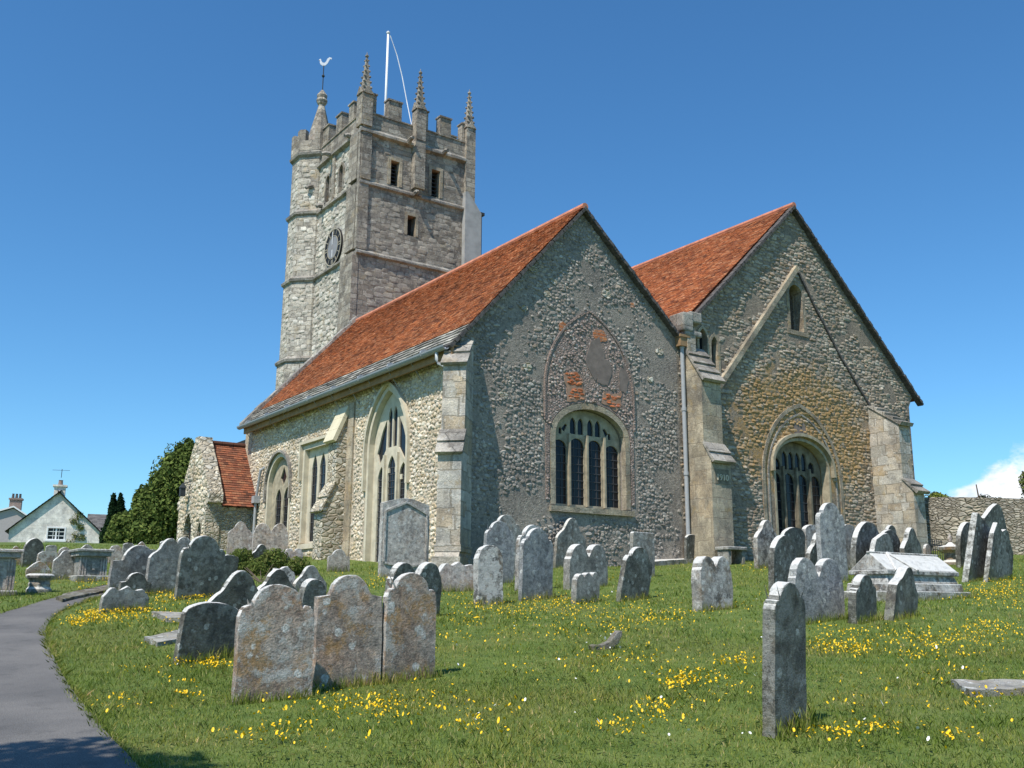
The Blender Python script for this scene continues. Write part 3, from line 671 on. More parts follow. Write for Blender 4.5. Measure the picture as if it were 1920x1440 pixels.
# --- windows
def shr(P, k=.985):
    cx = sum(p[0] for p in P)/len(P); cy = sum(p[1] for p in P)/len(P); return [(cx+(x-cx)*k, cy+(y-cy)*k) for x, y in P]
def window(fr, outer, lights, w_back, mat, opening, sill=None, label_=None, bars=(), name='window', jamb=.14, parent=church, flush=None):
    """tracery plate with real openings, glass behind, moulded surround proud of the wall"""
    t = plate(name, outer, lights, w_back-.055, w_back, fr, mat, parent)
    us = [p[0] for p in outer]; vs_ = [p[1] for p in outer]
    gl = plate('pane', [(min(us), min(vs_)), (min(us), max(vs_)), (max(us), max(vs_)), (max(us), min(vs_))], [], w_back-.054, w_back-.048, fr, MT['glass'], t)
    if bars:
        mb = MB()
        for (u0, u1, v0, v1, nu, nv) in bars:
            for i in range(1, nu): u = u0+(u1-u0)*i/nu; mb.box((u-.008, v0, w_back-.047), (u+.008, v1, w_back-.036), fr)
            for i in range(1, nv): v = v0+(v1-v0)*i/nv; mb.box((u0, v-.01, w_back-.0465), (u1, v+.01, w_back-.03), fr)
        mb.build('glazing_bars', MT['lead'], t)
    return t
# W1: four-light window in the left gable
FFi = FF
L1 = []
xs = [3.07, 3.68, 4.30, 4.92]
for i, x in enumerate(xs): L1.append(arch(x, x+.51, 1.24, 2.74+(.06 if 0 < i < 3 else 0), 3.0+(.05 if 0 < i < 3 else -.04), 5))
for x in (3.80, 4.07, 4.41, 4.68): L1.append(arch(x-.10, x+.10, 3.16, 3.44, 3.62, 4))
for c in (3.36, 5.10): L1.append(arch(c-.05, c+.05, 3.12, 3.22, 3.31, 4))
L1.append([(3.50, 3.18), (3.60, 3.38), (3.54, 3.42), (3.40, 3.27)]); L1.append([(4.96, 3.18), (4.86, 3.38), (4.94, 3.42), (5.06, 3.27)])
t = window(FF, arch(3.02, 5.48, 1.17, 3.04, 3.84), L1, -.22, MT['oldcarve'], w1_open, bars=[(x, x+.51, 1.24, 3.0, 3, 8) for x in xs])
strip_mb(shr(arch(3.0, 5.5, 1.15, 3.05, 3.86)), .16, -.15, .025, FF).build('surround', MT['dress'], t)
mb = MB()                                               # mullion shafts standing forward of the tracery
for a, b_ in ((3.58, 3.68), (4.19, 4.30), (4.81, 4.92)): mb.box(((a+b_)/2-.03, 1.2, -.215), ((a+b_)/2+.03, 3.15, -.13), FF)
mb.build('mullion', MT['oldcarve'], t)
MB().box((2.82, 1.0, -.3), (5.72, 1.145, .09), FF).build('sill', MT['dress'], t)
# blocked arch around it
blk = [(2.7, 1.3)]+arch(2.7, 5.8, 1.3, 4.3, 6.62, 12, False)+[(5.8, 1.3), (5.67, 1.3)]
inner_cut = arch(2.82, 5.68, 1.3, 3.05, 4.03, 12, False)
blk = blk[:-1]+[(5.68, 1.3)]+list(reversed(inner_cut))+[(2.82, 1.3)]
inf = plate('blocked_arch', blk, [], -.1, .022, FF, MT['infill'], church)
BP = ([(3.32, 4.78), (3.75, 4.86), (3.98, 4.62), (4.06, 4.12), (3.9, 4.06), (3.42, 3.98), (3.4, 4.25)], [(4.62, 4.08), (4.72, 4.42), (5.02, 4.36), (5.36, 4.52), (5.36, 4.1), (5.15, 3.88), (4.95, 4.02)])
relief(inf, FF, blk, list(BP)+[[(4.05, 4.6), (4.1, 5.9), (4.75, 5.9), (5.1, 4.8), (4.7, 4.5)], [(5.2, 4.5), (5.2, 5.2), (5.7, 5.2), (5.7, 4.5)], [(4.35, 5.85), (4.35, 6.2), (4.9, 6.2), (4.9, 5.85)]], .10, .08, .026, MT['infill_stones'], seed=12, w=.022, fill=.62, bare=lambda u, v, rr: mnoise.noise(Vector((u*1.1, v*1.1, 3))) > .12)
strip_mb(arch(2.7, 5.8, 3.4, 4.3, 6.62, 12), .055, -.05, .045, FF).build('arch_moulding', MT['infill'], inf)
def patch(name, c, r, m, par, seed, w=.03, fr=FF, asp=1.0):
    rr = random.Random(seed); n = 15
    pts = [(c[0]+r*asp*cos(a)*rr.uniform(.72, 1.15), c[1]+r*sin(a)*rr.uniform(.72, 1.15)) for a in [2*pi*k/n for k in range(n)]]
    return plate(name, pts, [], -.05, w, fr, m, par)
for q in ([(3.32, 4.78), (3.75, 4.86), (3.98, 4.62), (4.06, 4.12), (3.9, 4.06), (3.42, 3.98), (3.4, 4.25)], [(4.62, 4.08), (4.72, 4.42), (5.02, 4.36), (5.36, 4.52), (5.36, 4.1), (5.15, 3.88), (4.95, 4.02)]): plate('brick_patch', jag(q, .04, 3, .09), [], -.05, .034, FF, MT['brick_mortar'], inf)
patch('brick_patch', (4.62, 6.0), .2, MT['brick'], inf, 3, .034, asp=1.3); patch('brick_patch', (3.3, 6.05), .15, MT['brick'], inf, 9, .034)
patch('render_patch', (4.45, 5.35), .62, MT['render'], inf, 4, .036, asp=.6); patch('render_patch', (4.7, 4.95), .45, MT['render'], inf, 5, .038, asp=.7); patch('render_patch', (5.45, 4.85), .4, MT['render'], inf, 6, .036, asp=.5)
patch('brick_patch', (5.87, 7.15), .09, MT['brick'], church, 13, .02)
for o_, q in zip([o for o in inf.children if o.name.startswith('brick_patch')][:2], BP):
    relief(o_, FF, q, [], .20, .072, .016, MT['brick_stones'], seed=40, sq=9, n=8, w=.034)
# holes and stray stones in the flint gable
mb = MB(); rr = random.Random(31)
for (u, v, a) in ((2.0, 6.35, .13), (2.3, 7.5, .16), (2.75, 6.9, .13), (1.35, 3.9, .16), (6.9, 5.9, .16), (2.1, 4.75, .17), (3.0, 7.3, .13), (6.5, 5.0, .13), (4.9, 7.3, .2)):
    n = 9; pts = [(u+a*cos(2*pi*k/n)*rr.uniform(.8, 1.1), v+a*.7*sin(2*pi*k/n)*rr.uniform(.8, 1.1)) for k in range(n)]; plate('patching_stone', pts, [], -.03, .025, FF, MT['porch'], church)

# W2 right gable
L2 = []; xs = [11.87, 12.52, 13.17, 13.82]
for i, x in enumerate(xs): L2.append(arch(x, x+.53, .15, 2.5, 2.80, 5))
for x in (12.62, 12.93, 13.26, 13.58): L2.append(arch(x-.12, x+.12, 2.92, 3.30, 3.52, 4))
for c in (12.25, 13.94): L2.append(arch(c-.15, c+.15, 2.88, 3.05, 3.25, 4))
t = window(FF, arch(11.77, 14.40, .07, 2.94, 3.83), L2, -.32, MT['darkcarve'], w2_open, bars=[(x, x+.53, .15, 2.75, 3, 9) for x in xs])
strip_mb(shr(arch(11.75, 14.42, .05, 2.95, 3.85)), .09, -.28, .015, FF).build('surround', MT['oldcarve'], t)
strip_mb(arch(11.64, 14.55, 2.75, 2.97, 3.98), .10, -.05, .13, FF).build('hood_mould', MT['oldcarve'], t)
mb = MB()
for a, b_ in ((12.40, 12.52), (13.05, 13.17), (13.70, 13.82)): mb.box(((a+b_)/2-.04, .1, -.315), ((a+b_)/2+.04, 3.0, -.22), FF)
mb.build('mullion', MT['darkcarve'], t)
big = arch(11.25, 14.95, .1, 2.55, 4.95, 12)
strip_mb(big, .13, -.05, .04, FF).build('relieving_arch', MT['oldrag'], church)
strip_mb(arch(11.45, 14.75, .1, 2.55, 4.7, 12), .06, -.05, .03, FF).build('relieving_arch', MT['coping'], church)
patch('plaster_patch', (13.05, 4.28), .34, MT['render'], church, 8, .02, asp=1.1)
# niche
t = strip_mb(shr(arch(12.92, 13.6, 7.58, 8.85, 9.2)), .13, -.4, .015, FF).build('niche', MT['oldrag'], church)
MB().box((12.9, 7.56, -.62), (13.62, 9.22, -.56), FF).build('back_panel', MT['inside'], t)
MB().box((12.75, 7.43, -.3), (13.8, 7.575, .03), FF).build('sill', MT['oldrag'], t)
# lancets
for q, lc in enumerate((lanc1, lanc2)):
    t = strip_mb(shr(lc, .96), .09, -.25, .025, FF).build('lancet_window', MT['dress'], church)
    a = [p[0] for p in lc]; b_ = [p[1] for p in lc]
    MB().box((min(a)-.02, min(b_)-.02, -.3), (max(a)+.02, max(b_)+.02, -.2), FF).build('pane', MT['glass'], t)
# raking courses of the vanished roof
sc_ = strip_mb([(9.12, 4.85), (13.38, 9.75)], .17, -.02, .16, FF); sc_.build('raking_course', MT['dress'], church)
strip_mb([(13.42, 9.65), (14.2, 8.55), (15.4, 7.0), (16.85, 5.45)], .07, -.02, .07, FF).build('raking_course', MT['verge'], church)

# south windows: tall three-light
Ls = [arch(2.84, 3.28, -.25, 2.0, 2.40, 5), arch(3.50, 3.96, -.25, 2.2, 2.66, 5), arch(4.14, 4.54, -.25, 2.0, 2.40, 5),
      arch(3.47, 3.70, 2.9, 3.75, 4.05, 4), arch(3.77, 4.0, 2.9, 3.75, 4.05, 4),
      [(3.0, 2.46), (3.36, 2.85), (3.39, 3.75), (3.12, 3.4), (2.84, 2.8)], [(4.46, 2.46), (4.1, 2.85), (4.07, 3.75), (4.34, 3.4), (4.62, 2.8)]]
t = window(FS, arch(2.64, 4.82, -.29, 2.84, 4.48), Ls, -.15, MT['freestone'], s_big, bars=[(2.74, 3.22, -.25, 2.2, 4, 14), (3.46, 3.98, -.25, 2.5, 4, 15), (4.22, 4.7, -.25, 2.2, 4, 14)])
strip_mb(shr(s_big), .12, -.2, .02, FS).build('surround', MT['freestone'], t)
strip_mb(arch(2.5, 4.96, 1.75, 2.87, 4.68), .09, -.03, .11, FS).build('hood_mould', MT['freestone'], t)
mb = MB()
for u in (3.34, 4.10): mb.box((u-.04, -.28, -.147), (u+.04, 2.7, -.08), FS)
mb.build('mullion', MT['freestone'], t)
for (u, v) in ((2.98, 2.32), (3.72, 2.56), (4.46, 2.32)):    # cusps
    for sgn in (-1, 1): MB().box((u+sgn*.22-.06, v-.38, -.22), (u+sgn*.22+.06, v-.24, -.16), FS).build('cusp', MT['freestone'], t)
# square-headed
Ls = [arch(7.45, 7.92, .52, 2.7, 3.3, 5), arch(8.1, 8.55, .52, 2.7, 3.3, 5), arch(8.73, 9.15, .52, 2.7, 3.3, 5)]
t = window(FS, [(7.32, .47), (7.32, 3.48), (9.43, 3.48), (9.43, .47)], Ls, -.14, MT['freestone'], s_sq, bars=[(7.42, 7.95, .52, 3.2, 3, 9), (8.12, 8.62, .52, 3.2, 3, 9), (8.8, 9.32, .52, 3.2, 3, 9)])
strip_mb(shr([(7.3, .45), (7.3, 3.5), (9.45, 3.5), (9.45, .45)]), .12, -.22, .02, FS).build('surround', MT['freestone'], t)
strip_mb([(7.15, 2.6), (7.15, 3.66), (9.6, 3.66), (9.6, 2.5)], .09, -.03, .12, FS).build('hood_mould', MT['freestone'], t)
MB().box((7.2, .28, -.3), (9.6, .44, .06), FS).build('sill', MT['freestone'], t)
# two-light pointed
Ls = [arch(10.88, 11.42, .28, 2.0, 2.45, 5), arch(11.62, 12.12, .28, 2.0, 2.45, 5), [(11.52, 2.5), (11.78, 2.8), (11.52, 3.2), (11.26, 2.8)]]
t = window(FS, arch(10.62, 12.48, .22, 2.54, 3.48), Ls, -.14, MT['oldcarve'], s_small, bars=[(10.85, 11.42, .28, 2.3, 3, 8), (11.68, 12.25, .28, 2.3, 3, 8)])
strip_mb(shr(s_small), .12, -.2, .02, FS).build('surround', MT['freestone'], t)
strip_mb(arch(10.48, 12.62, 2.0, 2.55, 3.66), .08, -.03, .11, FS).build('hood_mould', MT['coping'], t)

# --- buttresses
def buttress(prof, w0, w1, fr, m, name='buttress', caps=(), capm=None):
    o = plate(name, prof, [], w0, w1, fr, m, church)
    for k, (p, q, th) in enumerate(caps):     # sloping weathering slabs, slightly oversailing
        P, Q = Vector(p), Vector(q); d = (Q-P); L = d.length; d.normalize(); nn = Vector((-d.y, d.x)); nn = nn if nn.y > 0 else -nn
        mb = MB(); n_ = max(1, int(L/.33))
        for i in range(n_):
            a = P+d*(L*i/n_); b_ = P+d*(L*(i+1)/n_+.05); h = th*(1-.0*i)
            poly = [a+nn*.005, b_+nn*.005, b_+nn*(h+.03), a+nn*(h*.45)]
            plate_mb([(v.x, v.y) for v in poly], [], w0-.045-.003*i, w1+.045+.003*i, fr, mb)
        mb.build('weathering', capm or MT['coping'], o)
    return o
# diagonal corner buttress
c0 = Vector((.12, .12, 0)); dv = Vector((-1, -1, 0)).normalized(); sv = Vector((1, -1, 0)).normalized()
FD = frame(c0, dv, (0, 0, 1), sv)
profD = [(-.3, ZB), (-.3, 5.2), (.1, 5.15), (.70, 4.45), (.70, 4.3), (.76, 2.75), (1.05, 2.2), (1.05, -.15), (1.2, -.32), (1.2, ZB)]
buttress(profD, -.29, .29, FD, MT['quoin'], caps=[((.08, 5.12), (.72, 4.4), .06), ((.74, 2.75), (1.08, 2.15), .06)])
MB().box((-.31, -.18, -.32), (1.1, -.02, .32), FD).box((-.31, ZB, -.34), (1.24, -.3, .34), FD).build('plinth', MT['quoin'], church)
# dated buttress between the gables
FB = frame((7.84, 0, 0), (0, -1, 0), (0, 0, 1), (1, 0, 0))
profB = [(-.1, ZB), (-.1, 6.15), (.05, 6.15), (.74, 5.12), (.74, 3.15), (1.0, 2.7), (1.0, ZB)]
bt = buttress(profB, 0, .80, FB, MT['dress'], caps=[((.03, 6.2), (.80, 5.05), .08), ((.72, 3.2), (1.07, 2.62), .08)])
MB().box((-.05, 5.9, -.02), (.26, 6.75, .32), FB).build('cap_stone', MT['quoin'], bt)
Fpl = frame((7.84, -1.0, 0), (1, 0, 0), (0, 0, 1), (0, -1, 0))
pl = MB().box((.13, 2.0, -.02), (.70, 2.42, .012), Fpl).build('date_panel', MT['darkcarve'], bt)
tc = bpy.data.curves.new('date', 'FONT'); tc.body = '1910'; tc.size = .25; tc.extrude = .014; tc.align_x = 'CENTER'
to = bpy.data.objects.new('tmp', tc); C.objects.link(to); dg = bpy.context.evaluated_depsgraph_get(); dg.update()
tm = bpy.data.meshes.new_from_object(to.evaluated_get(dg)); bpy.data.objects.remove(to)
tv = [Fpl(.415+v.co.x, 2.10+v.co.y, .012+v.co.z+.014) for v in tm.vertices]; tf = [tuple(p.vertices) for p in tm.polygons]
mesh_obj('date_numerals', tv, tf, MT['freestone'], pl)
MB().box((-.05, ZB, -.10), (1.12, -.28, .88), FB).build('plinth', MT['dress'], bt)
# right corner buttress
FB2 = frame((16.8, 0, 0), (0, -1, 0), (0, 0, 1), (1, 0, 0))
profC = [(-.1, ZB), (-.1, 5.45), (.05, 5.45), (1.15, 4.7), (1.15, 2.75), (1.5, 2.35), (1.5, ZB)]
buttress(profC, 0, .6, FB2, MT['quoin'], caps=[((.0, 5.42), (1.2, 4.62), .11), ((1.12, 2.78), (1.6, 2.28), .10)])
# mid buttress of the side wall
FB3 = frame((0, 6.25, 0), (-1, 0, 0), (0, 0, 1), (0, 1, 0))
profM = [(-.1, ZB), (-.1, 4.3), (.0, 4.3), (.36, 3.4), (.36, 2.1), (.72, 1.3), (.72, ZB)]
bt = buttress(profM, 0, .6, FB3, MT['porch'], caps=[((.35, 2.14), (.77, 1.25), .05)], capm=MT['porch'])
mb = MB()
for i in range(3):
    P = Vector((-.02, 4.40)).lerp(Vector((.44, 3.32)), i/3); Q = Vector((-.02, 4.40)).lerp(Vector((.44, 3.32)), (i+.985)/3); nn = Vector((.92, .39))
    poly = [P-nn*.02, Q-nn*.02, Q+nn*.10, P+nn*.10]; plate_mb([(v.x, v.y) for v in poly], [], -.05, .65, FB3, mb)
mb.build('weathering', MT['newstone'], bt)
# vertical pilaster strip beside it
MB().box((5.85, ZB, -.02), (6.28, 4.5, .05), FS).build('pilaster', MT['dress'], church)
# pale chamfer stones at the corner above the buttress top

# --- tower
TX0, TX1, TY0, TY1 = 6.2, 12.35, 19.08, 25.6
TE, TS = F_front(TY0), F_south(TX0)
belf = [(7.72, 18.3), (7.72, 19.6), (8.2, 19.6), (8.2, 18.3)]; belf2 = [(10.0, 18.3), (10.0, 19.75), (10.5, 19.75), (10.5, 18.3)]; low = [(8.72, 15.95), (8.72, 17.0), (9.2, 17.0), (9.2, 15.95)]
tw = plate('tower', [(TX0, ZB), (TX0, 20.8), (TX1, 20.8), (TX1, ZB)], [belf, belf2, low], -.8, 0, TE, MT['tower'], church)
relief(tw, TE, [(TX0+.35, 10), (TX0+.35, 20.8), (TX1-.5, 20.8), (TX1-.5, 10)], [grow(belf, 1.4), grow(belf2, 1.4), grow(low, 1.4), [(8.85, 18), (8.85, 21), (9.45, 21), (9.45, 18)]], .42, .235, .018, MT['tower_stones'], vmin=9, seed=8, big=.3, sq=9, n=12, fill=.7)
sb1 = arch(21.15, 21.6, 18.35, 19.5, 19.8, 5); sb2 = arch(22.7, 23.15, 18.35, 19.5, 19.8, 5)
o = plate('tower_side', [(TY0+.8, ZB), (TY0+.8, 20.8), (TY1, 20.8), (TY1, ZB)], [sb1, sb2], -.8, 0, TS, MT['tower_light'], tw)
relief(o, TS, [(TY0+1.2, 6), (TY0+1.2, 20.7), (TY1, 20.7), (TY1, 6)], [grow(sb1, 1.3), grow(sb2, 1.3), [(20.7, 14.5), (20.7, 16.7), (22.8, 16.7), (22.8, 14.5)]], .36, .21, .035, MT['tower_light_stones'], vmin=6, seed=9, big=.3, sq=8, n=12, fill=.8)
MB().box((TX1-.8, TY0+.8, ZB), (TX1, TY1, 20.8)).box((TX0+.8, TY1-.8, ZB), (TX1-.8, TY1, 20.8)).box((TX0+.8, TY0+.8, 20.2), (TX1-.8, TY1-.8, 20.5)).box((TX0+1, TY0+1, 12), (TX1-1, TY1-1, 20.1)).build('tower_core', MT['tower'], tw)
def louvre(a, fr):
    u0, v0, u1, v1 = a[0][0], a[0][1], a[2][0], a[1][1]
    mb = MB(); n_ = 7
    for i in range(n_):
        v = v0+(v1-v0)*(i+.5)/n_
        vs = [fr(u0, v-.09, -.28), fr(u1, v-.09, -.28), fr(u1, v+.04, -.5), fr(u0, v+.04, -.5), fr(u0, v-.06, -.28), fr(u1, v-.06, -.28), fr(u1, v+.07, -.5), fr(u0, v+.07, -.5)]
        mb.add(vs, [(0, 1, 2, 3), (4, 5, 6, 7), (0, 1, 5, 4), (2, 3, 7, 6), (0, 3, 7, 4), (1, 2, 6, 5)])
    mb.build('louvre', MT['lead'], tw)
    MB().box((u0, v0, -.62), (u1, v1, -.55), fr).build('opening_back', MT['inside'], tw)
for a in (belf, belf2): louvre(a, TE); strip_mb(shr(a, .97), .16, -.25, .03, TE).build('surround', MT['dress'], tw)
MB().box((8.72, 15.95, -.62), (9.2, 17.0, -.5), TE).build('opening_back', MT['inside'], tw)
strip_mb(shr(low, .97), .14, -.2, .02, TE).build('surround', MT['dress'], tw)
for a in (sb1, sb2):
    us = [p[0] for p in a]; MB().box((min(us), 18.35, -.5), (max(us), 19.8, -.4), TS).build('opening_back', MT['inside'], tw)
    strip_mb(shr(a, .97), .13, -.2, .03, TS).build('surround', MT['tower'], tw)
# string courses round both visible faces
def string(z, h=.2, p=.16, y1=24.2, x1=TX1):
    mb = MB(); rr = random.Random(int(z*10)); u = TX0-p
    while u < x1: L = rr.uniform(.6, 1.1); q = p+rr.uniform(-.02, .02); v = min(u+L, x1); plate_mb([(0, z-h), (0, z+h*.5), (q, z-h*.2), (q, z-h*.7)], [], u, v-.01, frame((0, TY0, 0), (0, -1, 0), (0, 0, 1), (1, 0, 0)), mb); u = v
    u = TY0-p*.2
    while u < y1: L = rr.uniform(.6, 1.1); q = p+rr.uniform(-.02, .02); v = min(u+L, y1); plate_mb([(0, z-h), (0, z+h*.5), (q, z-h*.2), (q, z-h*.7)], [], u, v-.01, frame((TX0, 0, 0), (-1, 0, 0), (0, 0, 1), (0, 1, 0)), mb); u = v
    mb.build('string_course', MT['coping'], tw)
string(14.62); string(18.12); string(20.78, .26, .2)
# parapet with merlons
mb = MB()
def parapet(fr, u0, u1, mer, z0=20.8, zs=21.7, zm=22.72):
    mb.box((u0, z0, -.42), (u1, zs, -.02), fr); mb.box((u0, zs, -.46), (u1, zs+.07, .03), fr)
    for a, b_ in mer: mb.box((a, zs+.07, -.42), (b_, zm, -.021), fr); mb.box((a-.04, zm, -.47), (b_+.04, zm+.08, .035), fr)
parapet(TE, TX0, TX1, [(6.45, 6.85), (7.5, 8.25), (9.6, 9.75), (10.45, 11.1), (11.75, 11.9)])
parapet(TS, TY0+.43, TY1, [(20.3, 20.85), (21.65, 22.3), (23.2, 23.9)])
parapet(F_front(TY1-.001), TX0+.43, TX1, [(7.2, 8.0), (9.6, 10.4)]); parapet(frame((TX1, 0, 0), (0, 1, 0), (0, 0, 1), (1, 0, 0)), TY0+.45, TY1-.5, [(20.6, 21.4), (22.8, 23.6)])
mb.build('battlements', MT['tower'], tw)
def pinnacle(x, y, zb, zt, w=.52, base=None):
    mb = MB(); zs = zb+(zt-zb)*.46
    mb.box((x-w/2, y-w/2, base or zb), (x+w/2, y+w/2, zs))
    # little gablets then the crocketed spirelet
    for sx, sy in ((1, 0), (-1, 0), (0, 1), (0, -1)):
        fr = frame((x+sx*w/2, y+sy*w/2, 0), (-sy, sx, 0), (0, 0, 1), (sx, sy, 0)); plate_mb([(-w/2, zs-.12), (0, zs+.28), (w/2, zs-.12)], [], -.02, .05, fr, mb)
    mb.lathe((x, y), [(w*.66, zs-.02), (w*.6, zs+.06), (w*.45, zs+.12), (.05, zt-.12)], 4, pi/4)
    n_ = 6
    for i in range(n_):
        f = (i+.5)/n_; z = zs+.12+(zt-zs-.3)*f; r_ = w*.45*(1-f)+.05*f
        for k in range(4):
            a = pi/4+k*pi/2; cx, cy = x+(r_+.03)*cos(a), y+(r_+.03)*sin(a); q = .075*(1-.45*f)
            mb.lathe((cx, cy), [(q*.3, z-q), (q, z-q*.2), (q*.9, z+q*.6), (q*.2, z+q)], 5)
    mb.lathe((x, y), [(.03, zt-.16), (.10, zt-.1), (.10, zt-.05), (.03, zt), (.012, zt+.14)], 6)
    return mb.build('pinnacle', MT['tower'], tw)
pinnacle(6.25, 19.13, 20.9, 24.75, .58)
pinnacle(9.15, 18.95, 20.9, 24.75, .52); pinnacle(12.2, 19.15, 20.9, 24.7, .52)
pinnacle(10.9, 25.4, 20.9, 24.0, .42)
# clasping pilasters
mb = MB()
mb.box((6.02, 18.98, 14.7), (6.55, 19.2, 20.95)).box((6.1, 18.93, 18.2), (6.6, 19.0, 20.9))
mb.box((8.87, 18.72, 18.35), (9.43, 19.07, 22.0)).box((8.95, 18.8, 18.0), (9.35, 19.07, 18.36)).box((11.9, 18.88, 18.3), (12.46, 19.07, 21.0)).box((12.352, 18.95, 18.3), (12.5, 19.5, 21))
mb.box((6.0, 19.25, 14.75), (6.19, 20.25, 18.0)).box((6.0, 19.25, 18.25), (6.19, 20.1, 20.6)).box((5.88, 19.05, ZB), (6.19, 20.35, 14.5)).box((6.1, 22.0, 18.3), (6.19, 22.3, 20.6)).box((6.0, 22.02, 17.95), (6.19, 22.28, 18.3))
mb.build('pilaster', MT['tower'], tw)
mb = MB(); plate_mb([(11.85, 12), (11.85, 18.9), (12.0, 18.95), (12.82, 17.95), (12.82, 12)], [], -.3, .28, TE, mb)
o = mb.build('rendered_buttress', MT['rendered'], tw)
MB().box((12.826, 18.9, 12), (12.92, 19.15, 17.9)).box((12.80, 18.85, 17.9), (13.05, 19.2, 18.05)).build('drainpipe', MT['iron'], tw)
# gargoyle stumps
mb = MB()
for p, d in (((8.6, 18.9, 20.75), (0, -.4, .05)), ((10.6, 18.9, 20.7), (0, -.35, .0)), ((6.0, 22.4, 20.7), (-.45, 0, -.1)), ((6.05, 20.2, 20.8), (-.3, 0, -.05)), ((9.0, 18.8, 18.1), (0, -.2, -.05)), ((6.05, 23.2, 18.2), (-.3, 0, -.1)), ((5.9, 24.2, 19.6), (-.35, 0, -.2))):
    p = Vector(p); d = Vector(d); MB().tube([p, p+d*.6+Vector((0, 0, .05)), p+d], .14, 6, .09).build('gargoyle', MT['coping'], tw)
# clock
ck = Vector((TX0-.03, 21.78, 15.57)); FC = frame(ck, (0, 1, 0), (0, 0, 1), (-1, 0, 0))
def disc(r0, r1, w0, w1, n=40):
    outer = [(r1*cos(2*pi*k/n), r1*sin(2*pi*k/n)) for k in range(n)]
    hole = [[(r0*cos(2*pi*k/n), r0*sin(2*pi*k/n)) for k in range(n)]] if r0 else []
    return plate_mb(outer, hole, w0, w1, FC)
clock = disc(0, .97, -.03, .06).build('clock', MT['black'], church)
disc(0, .55, .061, .066).build('dial_centre', MT['clockstone'], clock); disc(.57, .60, .061, .08).build('dial_ring', MT['clockmark'], clock); disc(.9, .95, .061, .08).build('dial_ring', MT['clockmark'], clock)
for k in range(12):
    a = 2*pi*k/12; mb = MB(); w_ = (.03 if k % 3 else .045)
    def rp(u, v, w, a=a): return FC(u*cos(a)+v*sin(a), -u*sin(a)+v*cos(a), w)
    for off in ((0,) if k % 3 else (-.06, .06)): mb.box((off-w_/2, .65, .061), (off+w_/2, .87, .078), rp)
    mb.build('numeral', MT['clockmark'], clock)
for a, L, w_ in ((radians(2), .8, .045), (radians(184), .52, .06)):
    def rp(u, v, w, a=a): return FC(u*cos(a)+v*sin(a), -u*sin(a)+v*cos(a), w)
    MB().box((-w_/2, -.14, .085), (w_/2, L, .1), rp).build('hand', MT['white'], clock)
# stair turret
tc_ = (6.62, 25.25); a8 = pi/8
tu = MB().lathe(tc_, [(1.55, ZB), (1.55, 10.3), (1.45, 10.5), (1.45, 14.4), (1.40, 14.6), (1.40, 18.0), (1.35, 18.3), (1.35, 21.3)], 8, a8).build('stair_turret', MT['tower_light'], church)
for k in range(8):
    a_ = a8+2*pi*(k+.5)/8
    if cos(a_) > .5 or sin(a_) > .8: continue
    for (za, zb, rd) in ((6, 10.1, 1.55), (10.7, 14.3, 1.445), (14.8, 17.9, 1.395), (18.4, 21.1, 1.35)):
        ap = rd*cos(pi/8); hw_ = rd*sin(pi/8)-.03; FO = frame((tc_[0]+ap*cos(a_), tc_[1]+ap*sin(a_), 0), (-sin(a_), cos(a_), 0), (0, 0, 1), (cos(a_), sin(a_), 0))
        relief(tu, FO, [(-hw_, za), (-hw_, zb), (hw_, zb), (hw_, za)], [], .34, .21, .03, MT['tower_light_stones'], vmin=6, seed=30+k*4+int(za), big=.2, sq=8, n=12, fill=.85)
for z, r_ in ((10.35, 1.64), (14.55, 1.56), (18.15, 1.52), (21.45, 1.50)):
    MB().lathe(tc_, [(r_-.17, z-.22), (r_, z-.1), (r_+.03, z+.02), (r_-.13, z+.17)], 8, a8).build('string_course', MT['coping'], tu)
mb = MB().lathe(tc_, [(1.32, 21.3), (1.46, 21.6), (1.46, 22.15), (1.14, 22.15), (1.14, 21.5)], 8, a8)
for k in range(8):
    a0, a1 = a8+2*pi*k/8, a8+2*pi*(k+1)/8
    A = Vector((tc_[0]+1.46*cos(a0), tc_[1]+1.46*sin(a0))); B = Vector((tc_[0]+1.46*cos(a1), tc_[1]+1.46*sin(a1)))
    Ai = Vector((tc_[0]+1.14*cos(a0), tc_[1]+1.14*sin(a0))); Bi = Vector((tc_[0]+1.14*cos(a1), tc_[1]+1.14*sin(a1)))
    for s0, s1 in ((-.0, .27), (.73, 1.0)):
        q = [A.lerp(B, s0), A.lerp(B, s1), Ai.lerp(Bi, s1), Ai.lerp(Bi, s0)]
        mb.add([(p.x, p.y, z) for z in (22.15, 22.78) for p in q], [(0, 1, 2, 3), (4, 5, 6, 7), (0, 1, 5, 4), (1, 2, 6, 5), (2, 3, 7, 6), (3, 0, 4, 7)])
mb.build('turret_battlements', MT['tower'], tu)
mb = MB().lathe(tc_, [(.95, 21.4), (.88, 21.9), (.16, 24.85)], 8, a8)
mb.lathe(tc_, [(.12, 24.8), (.24, 24.92), (.32, 25.1), (.25, 25.25), (.30, 25.4), (.16, 25.6), (.06, 25.75)], 8, 0)
mb.build('spirelet', MT['tower'], tu)
for z, a_ in ((16.3, 202), (13.3, 202)):
    aa = radians(a_-22+22); FT = frame((tc_[0]+1.33*cos(aa), tc_[1]+1.33*sin(aa), 0), (-sin(aa), cos(aa), 0), (0, 0, 1), (cos(aa), sin(aa), 0))
    MB().box((-.07, z-.35, -.1), (.07, z+.35, .04), FT).build('slit_window', MT['inside'], tu)
MB().tube([(TX0-.06, 24.05, 21.0), (TX0-.06, 24.05, 10.2)], .022, 5).build('lightning_conductor', MT['copper'], tw)
